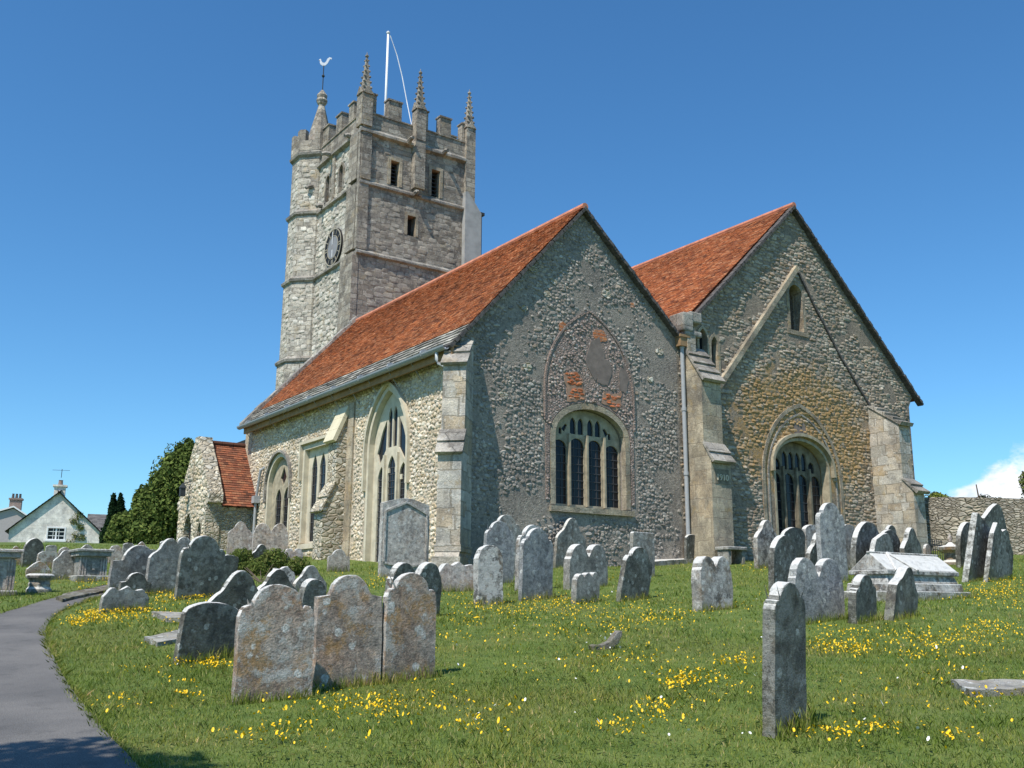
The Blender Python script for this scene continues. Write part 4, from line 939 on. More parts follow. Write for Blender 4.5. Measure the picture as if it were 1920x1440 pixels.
# flagpole and weathercock
fp = empty('flagpole', (8.3, 21.0, 20.5), 'white flagpole with a slack halyard rising behind the tower battlements', 'flagpole')
MB().tube([(8.3, 21.0, 20.5), (8.3, 21.0, 27.6)], .075, 10, .055).build('pole', MT['white'], fp, smooth=True)
MB().lathe((8.3, 21.0), [(.03, 27.6), (.09, 27.62), (.10, 27.68), (.05, 27.74)], 10).build('truck', MT['white'], fp)
hp = [Vector((8.4, 20.95, 27.5)), Vector((8.8, 20.9, 26.5)), Vector((9.1, 20.8, 25.3)), Vector((9.3, 20.6, 23.9)), Vector((9.4, 20.3, 22.7)), Vector((9.45, 20.0, 21.9)), Vector((9.7, 19.8, 21.5))]
MB().tube(hp, .026, 6).build('halyard', MT['white'], fp)
wv = empty('weathercock', (tc_[0], tc_[1], 25.7), 'pale metal cockerel weathervane on the stair turret finial', 'weathervane')
MB().tube([(tc_[0], tc_[1], 25.7), (tc_[0], tc_[1], 27.25)], .028, 6).lathe(tc_, [(.03, 26.5), (.09, 26.6), (.03, 26.7)], 8).build('rod', MT['iron'], wv)
FV = frame((tc_[0], tc_[1], 27.2), (cos(YAW-.1), -sin(YAW-.1), 0), (0, 0, 1), (sin(YAW-.1), cos(YAW-.1), 0))
cock = [(a*.8, b*.8) for a, b in [(-.05, 0), (-.22, .1), (-.28, .24), (-.27, .42), (-.36, .40), (-.30, .50), (-.22, .52), (-.17, .36), (-.08, .24), (.05, .24), (.14, .34), (.22, .56), (.36, .68), (.52, .64), (.50, .52), (.40, .56), (.34, .42), (.24, .2), (.1, .04)]]
plate('cockerel', cock, [], -.02, .02, FV, MT['vane'], wv)

# --- porch
px0, py0, py1 = -1.8, 13.55, 16.75
pc = (py0+py1)/2
porch = church
FP = F_south(px0)
pg = [(py0, ZB), (py0, 1.95), (py0-.22, 2.0), (py0-.22, 2.3), (pc-.9, 3.55), (pc-.25, 4.32), (pc-.22, 4.5), (pc+.2, 4.5), (pc+.25, 4.3), (py1+.15, 2.2), (py1+.15, 1.95), (py1, 1.9), (py1, ZB)]
door = arch(pc-.1, pc+.8, ZB+.4, 1.0, 1.75); slitw = arch(py0+.4, py0+.8, .2, .95, 1.35)
pw = plate('porch', jag(pg, .03, 5, .3), [door, slitw], -.5, 0, FP, MT['porch'], porch)
relief(pw, FP, pg, [door, slitw], .22, .125, .035, MT['cream_stones'], seed=7, big=.5, sq=2.8)
MB().box((-1.3, py0+.02, ZB), (.0, py0+.4, 1.95)).build('porch_wall', MT['porch'], pw); MB().box((-1.3, py1-.4, ZB), (1.0, py1-.02, 1.9)).build('porch_wall', MT['porch'], pw)
MB().box((-1.6, py0+.5, ZB), (-.9, py1-.5, 1.85)).build('porch_interior', MT['inside'], pw)
upP = Vector((0, pc-py0+.15, 4.25-1.9)).normalized(); Lp = Vector((0, pc-py0+.15, 4.25-1.9)).length
roof_obj('porch_roof', (Vector((px0+.5, py0-.2, 1.9)), (2.9, 0, 0), upP, int(Lp/.11)+1, .11, .17), MT['tile_dark'], pw, seed=21, lift=.026, jit=.004)
upP2 = Vector((0, -(py1-pc+.15), 4.25-1.9)).normalized()
roof_obj('porch_roof', (Vector((px0+.5, py1+.2, 1.9)), (2.9, 0, 0), upP2, int(Lp/.11)+1, .11, .17), MT['tile_dark'], pw, seed=22)
mb = MB(); x = px0+.5
while x < 1.1: mb.tube([(x, pc, 4.33), (x+.4, pc, 4.33)], .1, 8); x += .42
mb.build('porch_ridge', MT['tile_dark'], pw)
MB().tube([(.0, 12.95, 3.3), (-.12, 13.05, 3.2), (-.12, 13.3, 2.3), (-.12, 13.35, 2.1), (-.12, 13.35, -.3)], .05, 8).box((-.24, 13.2, 2.05), (-.02, 13.45, 2.3)).build('porch_downpipe', MT['pipe'], pw)
lf = px0-.28
lan = MB().box((lf-.09, pc+.26, 2.35), (lf+.09, pc+.44, 2.65)).lathe((lf, pc+.35), [(.16, 2.65), (.03, 2.82)], 4, pi/4).tube([(lf, pc+.35, 2.8), (px0, pc+.35, 2.9)], .02, 5).build('wall_lantern', MT['iron'], pw)
MB().box((px0-.04, pc+.02, 2.9), (px0+.02, pc+.09, 3.6)).build('conduit', MT['dress'], pw)

# ------------------------------------------------------------------ gravestones
def prof(kind, w, h):
    a = w/2; P = []
    def arc(cx, cz, r, t0, t1, n=10, rz=None):
        rz = rz or r; return [(cx+r*cos(t0+(t1-t0)*i/n), cz+rz*sin(t0+(t1-t0)*i/n)) for i in range(n+1)]
    if kind == 'round': P = arc(0, h-a, a, pi, 0, 14)
    elif kind == 'arch': r = a*.42; P = arc(0, h-r, a, pi, 0, 14, r)
    elif kind == 'shoulder':
        s = a*.68; r = a*.62; zc = h-r; P = [(-a, zc-.10*w), (-a+.01, zc-.05*w)]+arc(-a+.02+(a-s)*.5, zc-.02*w, (a-s)*.42, pi, .1, 5)+arc(0, zc, s, pi-.12, .12, 12, r)+arc(a-.02-(a-s)*.5, zc-.02*w, (a-s)*.42, pi-.1, 0, 5)+[(a-.01, zc-.05*w), (a, zc-.10*w)]
    elif kind == 'square_shoulder':
        s = a*.60; r = a*.62; zc = h-r; P = [(-a, zc), (-s-.01, zc+.01)]+arc(0, zc+.01, s, pi-.05, .05, 12, r-.01)+[(s+.01, zc+.01), (a, zc)]
    elif kind == 'ogee':
        for i in range(25):
            x = -1+2*i/24; q = abs(x); f = cos(min(1, q/.52)*pi/2)**.62 if q < .52 else 0
            z = h-a*.62*(1-f)-(a*.42*((q-.5)/.5)**2*.9 if q > .5 else 0); P.append((a*x, z))
    elif kind == 'peak': P = [(-a, h-a*.75), (-a*.5, h-a*.25), (-a*.2, h-.02), (0, h), (a*.2, h-.02), (a*.5, h-a*.25), (a, h-a*.75)]
    elif kind == 'gothic':
        R = a*1.35; th = math.acos((R-a)/R); P = [(-a+R-R*cos(th*i/8), h-R*sin(th)+R*sin(th*i/8)) for i in range(9)]; P += [(-x, z) for x, z in reversed(P[:-1])]
    elif kind == 'double':
        r = a*.44; P = [(-a, h-r*1.45), (-a*.97, h-r*1.2)]+arc(-a*.5, h-r*1.05, r*.92, pi, .25, 9, r)+[(0, h-r*1.15)]+arc(a*.5, h-r, r*.92, pi-.25, 0, 9, r)+[(a*.97, h-r*1.2), (a, h-r*1.45)]
    elif kind == 'triple':
        r = a*.30; P = [(-a, h-r*1.6)]
        for c, up_ in ((-.64, -.5), (0, -.15), (.62, 0)): P += arc(a*c, h-r+r*up_, r*.95, pi, .0, 6)
        P += [(a, h-r*1.1)]
    elif kind == 'wavy':
        for i in range(19):
            x = -1+2*i/18; P.append((a*x, h-.05*w*(1-cos(x*3*pi))-.13*w*(abs(x)**3)))
    elif kind == 'flat': P = [(-a, h-.03), (-a+.03, h), (a-.03, h), (a, h-.03)]
    elif kind == 'broken': P = [(-a, h-.30*w), (-a*.8, h-.08*w), (-a*.3, h-.14*w), (0, h-.02*w), (a*.25, h), (a*.5, h-.16*w), (a*.9, h-.24*w), (a, h-.45*w)]
    elif kind == 'pediment': P = [(-a, h-.12*w), (-a*.93, h-.10*w), (-a*.25, h-.015), (0, h), (a*.25, h-.015), (a*.93, h-.10*w), (a, h-.12*w)]
    return P
def slab_mesh(name, P, w, h, T, seed, m, rough=1.0, sink=.35):
    rr = random.Random(seed); pts = [(-w/2, -sink)]
    n = max(2, int((P[0][1])/.12))
    for i in range(n): pts.append((-w/2+rr.uniform(-.006, .004)*rough, P[0][1]*i/n))
    pts += [(x+rr.uniform(-.004, .004)*rough, z+rr.uniform(-.006, .004)*rough) for x, z in P]
    for i in range(n): pts.append((w/2+rr.uniform(-.004, .006)*rough, P[-1][1]*(n-1-i)/n))
    pts.append((w/2, -sink))
    bm = bmesh.new(); f = [bm.verts.new((x, -T/2, z)) for x, z in pts]; b_ = [bm.verts.new((x, T/2, z)) for x, z in pts]
    bm.faces.new(f); bm.faces.new(list(reversed(b_))); k = len(pts)
    for i in range(k): bm.faces.new((f[i], b_[i], b_[(i+1) % k], f[(i+1) % k]))
    bm.edges.ensure_lookup_table(); fs_ = set(f); bs_ = set(b_)
    ed = [e for e in bm.edges if (e.verts[0] in fs_ and e.verts[1] in fs_) or (e.verts[0] in bs_ and e.verts[1] in bs_)]
    bmesh.ops.bevel(bm, geom=ed, offset=min(.012, T*.16), segments=2, affect='EDGES', profile=.5)
    bmesh.ops.recalc_face_normals(bm, faces=bm.faces)
    me = bpy.data.meshes.new(name); bm.to_mesh(me); bm.free(); me.materials.append(m)
    return me
STONES = []      # footprint records for grass tufts
GROUP = 'gravestones standing in the churchyard grass'
def stone(xl, xr, yb, yt, kind, mat, label, lean=0, pitch=0, yaw=0, T=.1, seed=None, name='headstone', rough=1.0, dist=None, cat='gravestone'):
    xc = (xl+xr)/2
    if mat == 'g_dark': yaw, pitch = 9+(xl % 5)*.5, 5+(xr % 3)*.5; lean -= .85*pitch*(xc-200)/1250
    if dist:
        d = ray(xc, yb); L = CAM+d*dist; L.z = float(gz(L.x, L.y))
    else: L = hit(xc, yb)
    pxx, pyy, D = proj(L); d = (L-CAM); phi = atan2(d.x, d.y); a = phi+radians(yaw)
    w = max(.16, ((xr-xl)/FPX*D-T*abs(sin(a)))/max(.3, cos(a)))
    lo, hi = .1, 4.0
    for _ in range(24):
        mi = (lo+hi)/2
        if proj(L+Vector((0, 0, mi)))[1] > yt: lo = mi
        else: hi = mi
    h = lo/max(.5, cos(radians(lean))); seed = seed or int(xl*7+yt)
    me = slab_mesh(name, prof(kind, w, h), w, h, T, seed, MT[mat], rough)
    o = bpy.data.objects.new(name, me); C.objects.link(o)
    o.location = L
    o.rotation_euler = (Matrix.Rotation(radians(yaw), 4, 'Z') @ Matrix.Rotation(radians(pitch), 4, 'X') @ Matrix.Rotation(radians(lean), 4, 'Y')).to_euler()
    STONES.append((L.x, L.y, w, radians(yaw), T, D))
    return tag(o, label, cat, GROUP)
# yaw > 0 turns a face away from the sun, pitch > 0 leans it towards the camera
# nearest three
stone(437, 583, 1312, 1095, 'shoulder', 'g_brown', 'largest and nearest lichened headstone with broad arched top, left of the front trio', 0, -1, -1, .09)
stone(584, 713, 1287, 1077, 'square_shoulder', 'g_brown', 'rust lichened headstone with a round head, middle of the front trio', -.5, 0, 0, .09)
stone(712, 815, 1274, 1074, 'shoulder', 'g_brown', 'dark brown headstone with white lichen spots, right of the front trio', 0, 1, 3, .09)
stone(718, 824, 1158, 1053, 'double', 'g_dark', 'dark double humped headstone right behind the front trio', 2, 3, 12, .13)
stone(328, 440, 1238, 1128, 'arch', 'g_dark', 'squat dark headstone with broad arched pale rim beside the two flat slabs', 3, 5, 15, .09)
stone(385, 500, 1168, 1069, 'ogee', 'g_dark', 'dark headstone with small round centre hump, above the squat dark stone', 0, 3, 14, .1)
stone(470, 556, 1160, 1066, 'ogee', 'g_dark', 'dark grey headstone peeping over the largest front headstone', 0, 3, 14, .1)
stone(505, 552, 1118, 1062, 'broken', 'g_white', 'broken white crusted headstone top next to the shrub', 0, 0, 6, .12)
stone(548, 612, 1115, 1060, 'ogee', 'g_grey', 'grey headstone with white shoulders right of the shrub', 0, 0, 8, .1)
stone(552, 604, 1190, 1085, 'round', 'g_dark', 'dark round topped headstone in the gap behind the front trio', 1, 4, 14, .12)
stone(613, 655, 1072, 1030, 'square_shoulder', 'g_pale', 'small clean pale headstone on the grass below the side buttress', 0, 0, -5, .09)
# left group
stone(203, 300, 1112, 1022, 'square_shoulder', 'g_grey', 'tall grey headstone with wide round head and bright left edge beside the path', 2, 2, 12, .09)
stone(272, 345, 1112, 1009, 'ogee', 'g_grey', 'grey headstone with narrow domed head between the two biggest left hand stones', 1, 2, 12, .09)
stone(328, 412, 1122, 1004, 'shoulder', 'g_dark', 'large dark stained headstone with arched top in front of the porch', 1, 3, 12, .09)
stone(222, 280, 1118, 1073, 'square_shoulder', 'g_dark', 'small round headed stone directly behind the low wavy topped stone', 1, 2, 12, .08)
stone(189, 274, 1147, 1099, 'wavy', 'g_grey', 'low wide stone with wavy pale top on the path edge', 1, 3, 10, .09, rough=1.6)
stone(405, 440, 1100, 1040, 'arch', 'g_dark', 'plain sloping grey headstone just left of the shrub', 3, 3, 14, .09)
stone(325, 352, 1085, 1007, 'round', 'g_grey', 'headstone mostly hidden behind the large dark stained one', 0, 2, 8, .08)
stone(425, 470, 1045, 978, 'ogee', 'g_pink', 'pinkish lichened headstone by the porch side wall', 0, 0, -8, .1)
stone(473, 538, 1045, 981, 'double', 'g_pink', 'wide pinkish double headed headstone under the small pointed window', 0, 0, -10, .1)
stone(467, 505, 1070, 1020, 'ogee', 'g_dark', 'small dark headstone standing within the shrub', 0, 2, 14, .08)
stone(530, 566, 1078, 1028, 'double', 'g_pink', 'pinkish double headstone between the shrub and the side buttress', 0, 0, -8, .1)
stone(40, 76, 1062, 1008, 'gothic', 'g_dark', 'pointed gothic headstone against the white cottage wall', 0, 2, 8, .12)
stone(49, 92, 1080, 1052, 'peak', 'g_brown', 'low brown peaked headstone in front of the gothic one', 0, 0, 6, .09)
stone(97, 141, 1086, 1031, 'ogee', 'g_grey', 'grey headstone with a central hump left of the chest tomb by the path', 0, 0, 6, .09)
stone(69, 108, 1066, 1033, 'arch', 'g_brown', 'brown headstone half hidden behind the grey humped one at far left', 0, 0, 8, .08)
stone(4, 40, 1060, 1030, 'arch', 'g_brown', 'low brown headstone at far left below the house', 0, 0, 6, .08)
stone(128, 178, 1056, 1028, 'ogee', 'g_brown', 'brown headstone showing above the left half of the ledger topped tomb', 0, 0, 6, .08)
stone(181, 206, 1056, 1029, 'arch', 'g_brown', 'brown headstone showing above the right end of the ledger topped tomb', 0, 0, 6, .08)
stone(203, 226, 1056, 1022, 'round', 'g_pink', 'narrow pale headstone left of the tall grey pair, under the conifers', 0, 0, 0, .1)
stone(272, 290, 1075, 1030, 'arch', 'g_grey', 'sliver of a headstone behind the tall grey pair', 0, 0, 6, .08)
# against the church front
stone(709, 803, 1080, 934, 'pediment', 'g_pale', 'tall pale memorial slab with shallow pediment before the big side window', .5, -1, -3, .14, name='memorial_slab')
stone(816, 897, 1108, 1054, 'wavy', 'g_pink', 'low lichened stone with orange spot at the foot of the corner buttress', 0, -3, -4, .2, rough=2)
stone(888, 943, 1133, 1022, 'round', 'g_white', 'thick crusted headstone with carved relief, leftmost in front of the dark gable shadow', 0, -1, -2, .16, rough=2.5)
stone(906, 963, 1094, 977, 'shoulder', 'g_blue', 'blue grey headstone behind the thick crusted one', -.5, 1, 4, .1)
stone(921, 975, 1082, 965, 'shoulder', 'g_grey', 'headstone with scrolled shoulders rearmost at the gable shadow', 0, 0, 6, .1)
stone(965, 1028, 1106, 984, 'shoulder', 'g_white', 'white edged headstone just behind the smooth slate blue one', 0, 2, 10, .1)
stone(972, 1036, 1124, 990, 'shoulder', 'g_blue', 'tall smooth slate blue headstone with white arched rim', 0, 2, 10, .09)
stone(1037, 1096, 1064, 971, 'ogee', 'g_grey', 'grey headstone leaning right below the left edge of the gable window', 3, 3, 10, .09)
stone(1101, 1153, 1060, 971, 'round', 'g_blue', 'round topped blue grey headstone below the middle of the gable window', 1, 0, 3, .1)
stone(1150, 1208, 1058, 970, 'ogee', 'g_blue', 'blue grey headstone with curved shoulders below the gable window sill end', 0, 0, 4, .09)
stone(1214, 1272, 1052, 969, 'ogee', 'g_blue', 'mottled headstone against the flint wall left of the downpipe', 0, 0, 5, .09)
stone(1182, 1228, 1082, 998, 'flat', 'g_grey', 'square topped headstone with white upper edge', 0, 1, 6, .1)
stone(1057, 1140, 1102, 1020, 'double', 'g_grey', 'double humped headstone with white humps, in the grass before the gable window', -1, 2, 9, .17, rough=1.8)
stone(1071, 1124, 1130, 1071, 'triple', 'g_grey', 'small low footstone with three white knobs on top', 1, 2, 9, .12, rough=1.5, name='footstone')
stone(1155, 1214, 1125, 1025, 'shoulder', 'g_dark', 'dark headstone leaning to the right alone in front of the downpipe', 13, 4, 12, .1)
stone(1283, 1306, 1056, 1002, 'arch', 'g_dark', 'small dark headstone at the foot of the downpipe', 0, 3, 12, .08)
stone(1303, 1352, 1052, 953, 'ogee', 'g_pale', 'tall pale rough headstone in front of the dated buttress', 0, -1, -2, .13, rough=2)
stone(1300, 1375, 1143, 1043, 'double', 'g_white', 'thick crusted stone with two white lobes on top, alone in the lawn', 0, -1, 3, .2, rough=3)
# right cluster
stone(1415, 1462, 1064, 975, 'ogee', 'g_white', 'pale edged headstone against the shadowed wall left of the right window', 0, 1, 5, .13)
stone(1442, 1492, 1108, 1004, 'round', 'g_dark', 'dark headstone with white lichen streak and bright rim left of the right cluster', 1, 3, 12, .12)
stone(1464, 1510, 1072, 989, 'arch', 'g_dark', 'greenish dark headstone below the right window mullions', 0, 3, 12, .1)
stone(1508, 1545, 1068, 984, 'arch', 'g_white', 'white crusted headstone just left of the tallest speckled one', 0, 0, 6, .12)
stone(1512, 1555, 1085, 999, 'ogee', 'g_dark', 'smooth dark green headstone in front of the tallest speckled one', 2, 3, 12, .11)
stone(1537, 1590, 1092, 943, 'shoulder', 'g_blue', 'tallest blue grey speckled headstone of the right cluster', 0, 0, 2, .12, rough=1.5)
stone(1582, 1608, 1070, 983, 'arch', 'g_grey', 'narrow headstone behind the tallest speckled one', 0, 0, 6, .1)
stone(1597, 1653, 1075, 978, 'round', 'g_dark', 'dark round topped headstone with pale rim behind the coped tomb', 3, 4, 12, .14)
stone(1640, 1690, 1075, 993, 'round', 'g_dark', 'rounded headstone behind the two leaning ones over the tomb ridge', 6, 3, 12, .1)
stone(1626, 1672, 1080, 1001, 'peak', 'g_grey', 'leaning headstone with bright sloping top above the tomb ridge', 26, 3, 12, .12)
stone(1660, 1682, 1065, 985, 'round', 'g_dark', 'little dark round headstone rearmost over the tomb', 0, 3, 12, .09)
stone(1690, 1728, 1075, 990, 'ogee', 'g_dark', 'dark headstone at the foot of the right corner buttress', 0, 3, 12, .12)
stone(1483, 1585, 1165, 1045, 'double', 'g_blue', 'wide speckled double headed headstone, frontmost of the right cluster', 0, 0, 3, .13, rough=1.8)
stone(1592, 1643, 1165, 1077, 'shoulder', 'g_dark', 'small dark headstone with lighter left edge before the coped tomb', 1, 3, 13, .12)
stone(1660, 1716, 1158, 1062, 'ogee', 'g_dark', 'dark headstone leaning far right in front of the coped tomb', 19, 3, 13, .14)
stone(1432, 1512, 1372, 1090, 'shoulder', 'g_dark', 'lone narrow tall headstone in the right foreground lawn', 1, 1, 10, .10)
stone(1808, 1854, 1088, 980, 'flat', 'g_dark', 'dark slab leaning far right, front one of the leaning pair by the wall', 27, 4, 13, .13)
stone(1848, 1893, 1088, 988, 'broken', 'g_dark', 'dark slab leaning far right, rear one of the leaning pair by the wall', 26, 4, 13, .10)
stone(1832, 1884, 1070, 945, 'peak', 'g_dark', 'tallest dark slab leaning right with its peak against the boundary wall', 22, 4, 13, .12)
stone(1795, 1834, 1062, 979, 'round', 'g_dark', 'reddish edged arched headstone before the boundary wall', 1, 3, 13, .13)
stone(1733, 1748, 1055, 1020, 'round', 'g_brown', 'tiny headstone close to the boundary wall beside the railings', 0, 0, 6, .08)

# the row along the far left of the yard
for i, (a, b_, y0, y1, k_, m_, l_) in enumerate([(16, 38, 1052, 1024, 'ogee', 'g_brown', 'small brown stone between the far left tomb and the gothic headstone'), (108, 130, 1054, 1026, 'round', 'g_pink', 'round pinkish stone directly below the cottage window'), (150, 172, 1050, 1020, 'peak', 'g_grey', 'small peaked grey stone before the cottage corner'),
        (228, 248, 1052, 1018, 'arch', 'g_grey', 'small grey stone under the yew, between conifer and headstones'), (84, 104, 1050, 1022, 'arch', 'g_grey', 'small grey arched stone right of the gothic headstone top'), (250, 276, 1050, 1016, 'ogee', 'g_brown', 'brown humped stone in front of the yew foot'), (296, 318, 1052, 1014, 'arch', 'g_dark', 'dark low stone before the yew, left of the porch')]):
    stone(a, b_, y0, y1, k_, m_, l_, 0, 1, 5, .09)
# memorial slab's carved frame
ms = [o for o in bpy.data.objects if o.name == 'memorial_slab'][0]
wv_ = max(v.co.x for v in ms.data.vertices); hv_ = max(v.co.z for v in ms.data.vertices)
fr = frame((0, -.07, 0), (1, 0, 0), (0, 0, 1), (0, -1, 0))
pts = [(-wv_*.84, .3), (-wv_*.84, hv_*.80), (0, hv_*.93), (wv_*.84, hv_*.80), (wv_*.84, .3), (0, .22), (-wv_*.84, .3)]
o = strip_mb(pts, .045, -.01, .03, fr).build('moulding', MT['g_pale']); o.parent = ms

# --- tombs
def local_thing(name, L, yaw, label, cat, group=None):
    o = empty(name, L, label, cat, group); o.rotation_euler = (0, 0, radians(yaw)); return o
def lpart(name, mb, m, root, bev=.015):
    o = mesh_obj(name, mb.v, mb.f, MT[m]); o.parent = root
    if bev: b_ = o.modifiers.new('bevel', 'BEVEL'); b_.width = bev; b_.segments = 2; b_.limit_method = 'ANGLE'
    return o
# coped tomb
L = hit(1700, 1122); D = proj(L)[2]; print('tomb D', D)
t = local_thing('coped_tomb', L, 0, 'large white crusted coped tomb with a ridged lid on stepped base', 'tomb', None)
Ly = 232/FPX*D
mb = MB(); LL = Ly*.5
def hip(mb, x0, x1, y0, y1, z0, z1, dx, dy):
    vs = [(x0, y0, z0), (x1, y0, z0), (x1, y1, z0), (x0, y1, z0), (x0+dx, y0+dy, z1), (x1-dx, y0+dy, z1), (x1-dx, y1-dy, z1), (x0+dx, y1-dy, z1)]
    return mb.add(vs, [(0, 1, 2, 3), (4, 5, 6, 7), (0, 1, 5, 4), (1, 2, 6, 5), (2, 3, 7, 6), (3, 0, 4, 7)])
xa, xb = -1.12, 1.12; ya, yb = -.42, .42
lpart('plinth', hip(hip(MB(), xa-.1, xb+.1, ya-.1, yb+.1, -.25, .12, .0, .0), xa-.02, xb+.02, ya-.02, yb+.02, .121, .26, .02, .02), 'g_white', t)
lpart('body', hip(hip(MB(), xa+.04, xb-.04, ya+.04, yb-.04, .262, .40, .05, .05), xa+.02, xb-.02, ya+.02, yb-.02, .402, .48, 0, 0), 'g_white', t)
mb = hip(MB(), xa+.05, xb-.05, ya+.03, yb-.03, .482, .78, .03, .36); hip(mb, xa+.06, xb-.06, -.035, .035, .77, .81, 0, 0)
for x in (xa+.55,):
    for sg in (-1, 1): mb.add([(x, -.02, .81), (x+.07, -.02, .83), (x+sg*.32+.07, -.42, .50), (x+sg*.32, -.42, .48), (x, -.02, .74), (x+.07, -.02, .74), (x+sg*.32+.07, -.40, .44), (x+sg*.32, -.40, .44)], [(0, 1, 2, 3), (4, 5, 6, 7), (0, 1, 5, 4), (1, 2, 6, 5), (2, 3, 7, 6), (3, 0, 4, 7)])
lpart('lid', mb, 'g_white', t)
STONES.append((L.x, L.y, 2.5, 0, 1.1, D))
# chest tombs at left
def chest(px, py, wpx, hgt, label, mat='g_grey', yaw=0, dep=.8):
    L = hit(px, py); D = proj(L)[2]; w = wpx/FPX*D; t = local_thing('chest_tomb', L, yaw, label, 'tomb', 'chest tombs on the left of the churchyard')
    lpart('plinth', MB().box((-w/2, -dep/2, -.3), (w/2, dep/2, .08)), mat, t)
    mb = MB().box((-w/2+.08, -dep/2+.08, .081), (w/2-.08, dep/2-.08, hgt-.09)); lpart('body', mb, mat, t)
    mb = MB()
    for x in (-w/2+.12, w/2-.12):
        for y in (-dep/2+.1,):
            for q in (-.05, 0, .05): mb.box((x+q-.015, y-.035, .09), (x+q+.015, y-.0, hgt-.12))
    mb.box((-w/2+.3, -dep/2+.05, .2), (w/2-.3, -dep/2+.079, hgt-.22)); lpart('panel', mb, 'g_pink', t, 0)
    lpart('ledger', MB().box((-w/2, -dep/2, hgt-.088), (w/2, dep/2, hgt)).box((-w/2-.04, -dep/2-.04, hgt+.001), (w/2+.04, dep/2+.04, hgt+.06)), mat, t)
    STONES.append((L.x, L.y, w, 0, dep, D)); return t
chest(166, 1087, 58, .56, 'grey chest tomb with overhanging ledger slab behind the path')
chest(-22, 1116, 84, .72, 'pale chest tomb with fluted corners cut by the left edge of the view', 'g_pink')
# broken stump near it
L = hit(72, 1110); mb = MB(); rr = random.Random(3)
mb.lathe((0, 0), [(.24, -.2), (.23, .05), (.19, .09), (.2, .14), (.18, .2), (.24, .25), (.26, .3), (.2, .33)], 7)
o = lpart('pedestal_stump', mb, 'g_white', None, .02); o.location = L; tag(o, 'short broken pedestal with white top on the left lawn', 'pedestal')
# small table like tomb at the dated buttress
L = hit(1372, 1058); t = local_thing('table_tomb', L, 0, 'small arched table stone at the foot of the dated buttress', 'tomb', None)
lpart('top', MB().box((-.38, -.25, .38), (.38, .25, .47)), 'g_grey', t); lpart('leg', MB().box((-.34, -.2, -.3), (-.22, .2, .379)), 'g_grey', t); lpart('leg', MB().box((.22, -.2, -.3), (.34, .2, .379)), 'g_grey', t)
# flat slabs in the turf
def ground_slab(pts, h, label, mat='g_slab', name='grave_slab', seed=1):
    P = [hit(*p) for p in pts]; c = sum(P, Vector())/len(P); n = len(P); rr = random.Random(seed)
    Q = []
    for i in range(n):
        a, b_ = P[i], P[(i+1) % n]; k = max(1, int((b_-a).length/.12))
        for q in range(k): v = a.lerp(b_, q/k); Q.append(v+Vector((rr.uniform(-.012, .012), rr.uniform(-.012, .012), 0)))
    vs = [(v.x-c.x, v.y-c.y, v.z-c.z+h+rr.uniform(-.008, .008)) for v in Q]+[(v.x-c.x, v.y-c.y, v.z-c.z-.15) for v in Q]; n = len(Q)
    bm = bmesh.new(); V = [bm.verts.new(v) for v in vs]; tf = bm.faces.new(V[:n]); bm.faces.new(V[n:])
    for i in range(n): bm.faces.new((V[i], V[(i+1) % n], V[n+(i+1) % n], V[n+i]))
    bmesh.ops.recalc_face_normals(bm, faces=bm.faces); me = bpy.data.meshes.new(name); bm.to_mesh(me); bm.free(); me.materials.append(MT[mat])
    o = bpy.data.objects.new(name, me); C.objects.link(o); o.location = c; return tag(o, label, 'slab')
ground_slab([(285, 1156), (302, 1162), (310, 1167), (350, 1168), (362, 1158)], .07, 'upper of two flat pale slabs sunk in the grass beside the squat dark stone')
ground_slab([(270, 1203), (293, 1213), (352, 1203), (352, 1192), (330, 1189)], .05, 'lower of two flat pale slabs sunk in the grass beside the squat dark stone', seed=4)
ground_slab([(1785, 1288), (1822, 1308), (1990, 1302), (1960, 1287)], .06, 'flat grey slab lying in the grass at the right edge', 'g_slab', seed=6)
ground_slab([(104, 1127), (118, 1132), (204, 1112), (199, 1103), (130, 1118)], .07, 'rough stone kerb stepping down to the far side of the path', 'g_kerb', 'kerb_stone', seed=7)
ground_slab([(1222, 1062), (1300, 1056), (1302, 1050), (1226, 1052)], .13, 'low stone kerb on the grass below the downpipe', 'g_grey', 'kerb_stone', seed=8)
# broken curved fragment
L = hit(1135, 1217); D = proj(L)[2]; k_ = D/FPX; fr = frame((0, 0, 0), (1, 0, 0), (0, 0, 1), (0, -1, 0))
pts = [(-32, -6), (-33, 7), (-26, 9), (-12, 8), (6, 14), (20, 28), (28, 34), (34, 32), (33, 24), (24, 10), (10, 0), (-4, -6)]
mb = plate_mb([(x*k_, z*k_) for x, z in pts], [], -.05, .05, fr); o = lpart('stone_fragment', mb, 'g_kerb', None, .01); o.location = L; o.rotation_euler = (0, 0, radians(-8))
tag(o, 'broken curved piece of carved stone lying in the middle of the lawn', 'stone fragment')

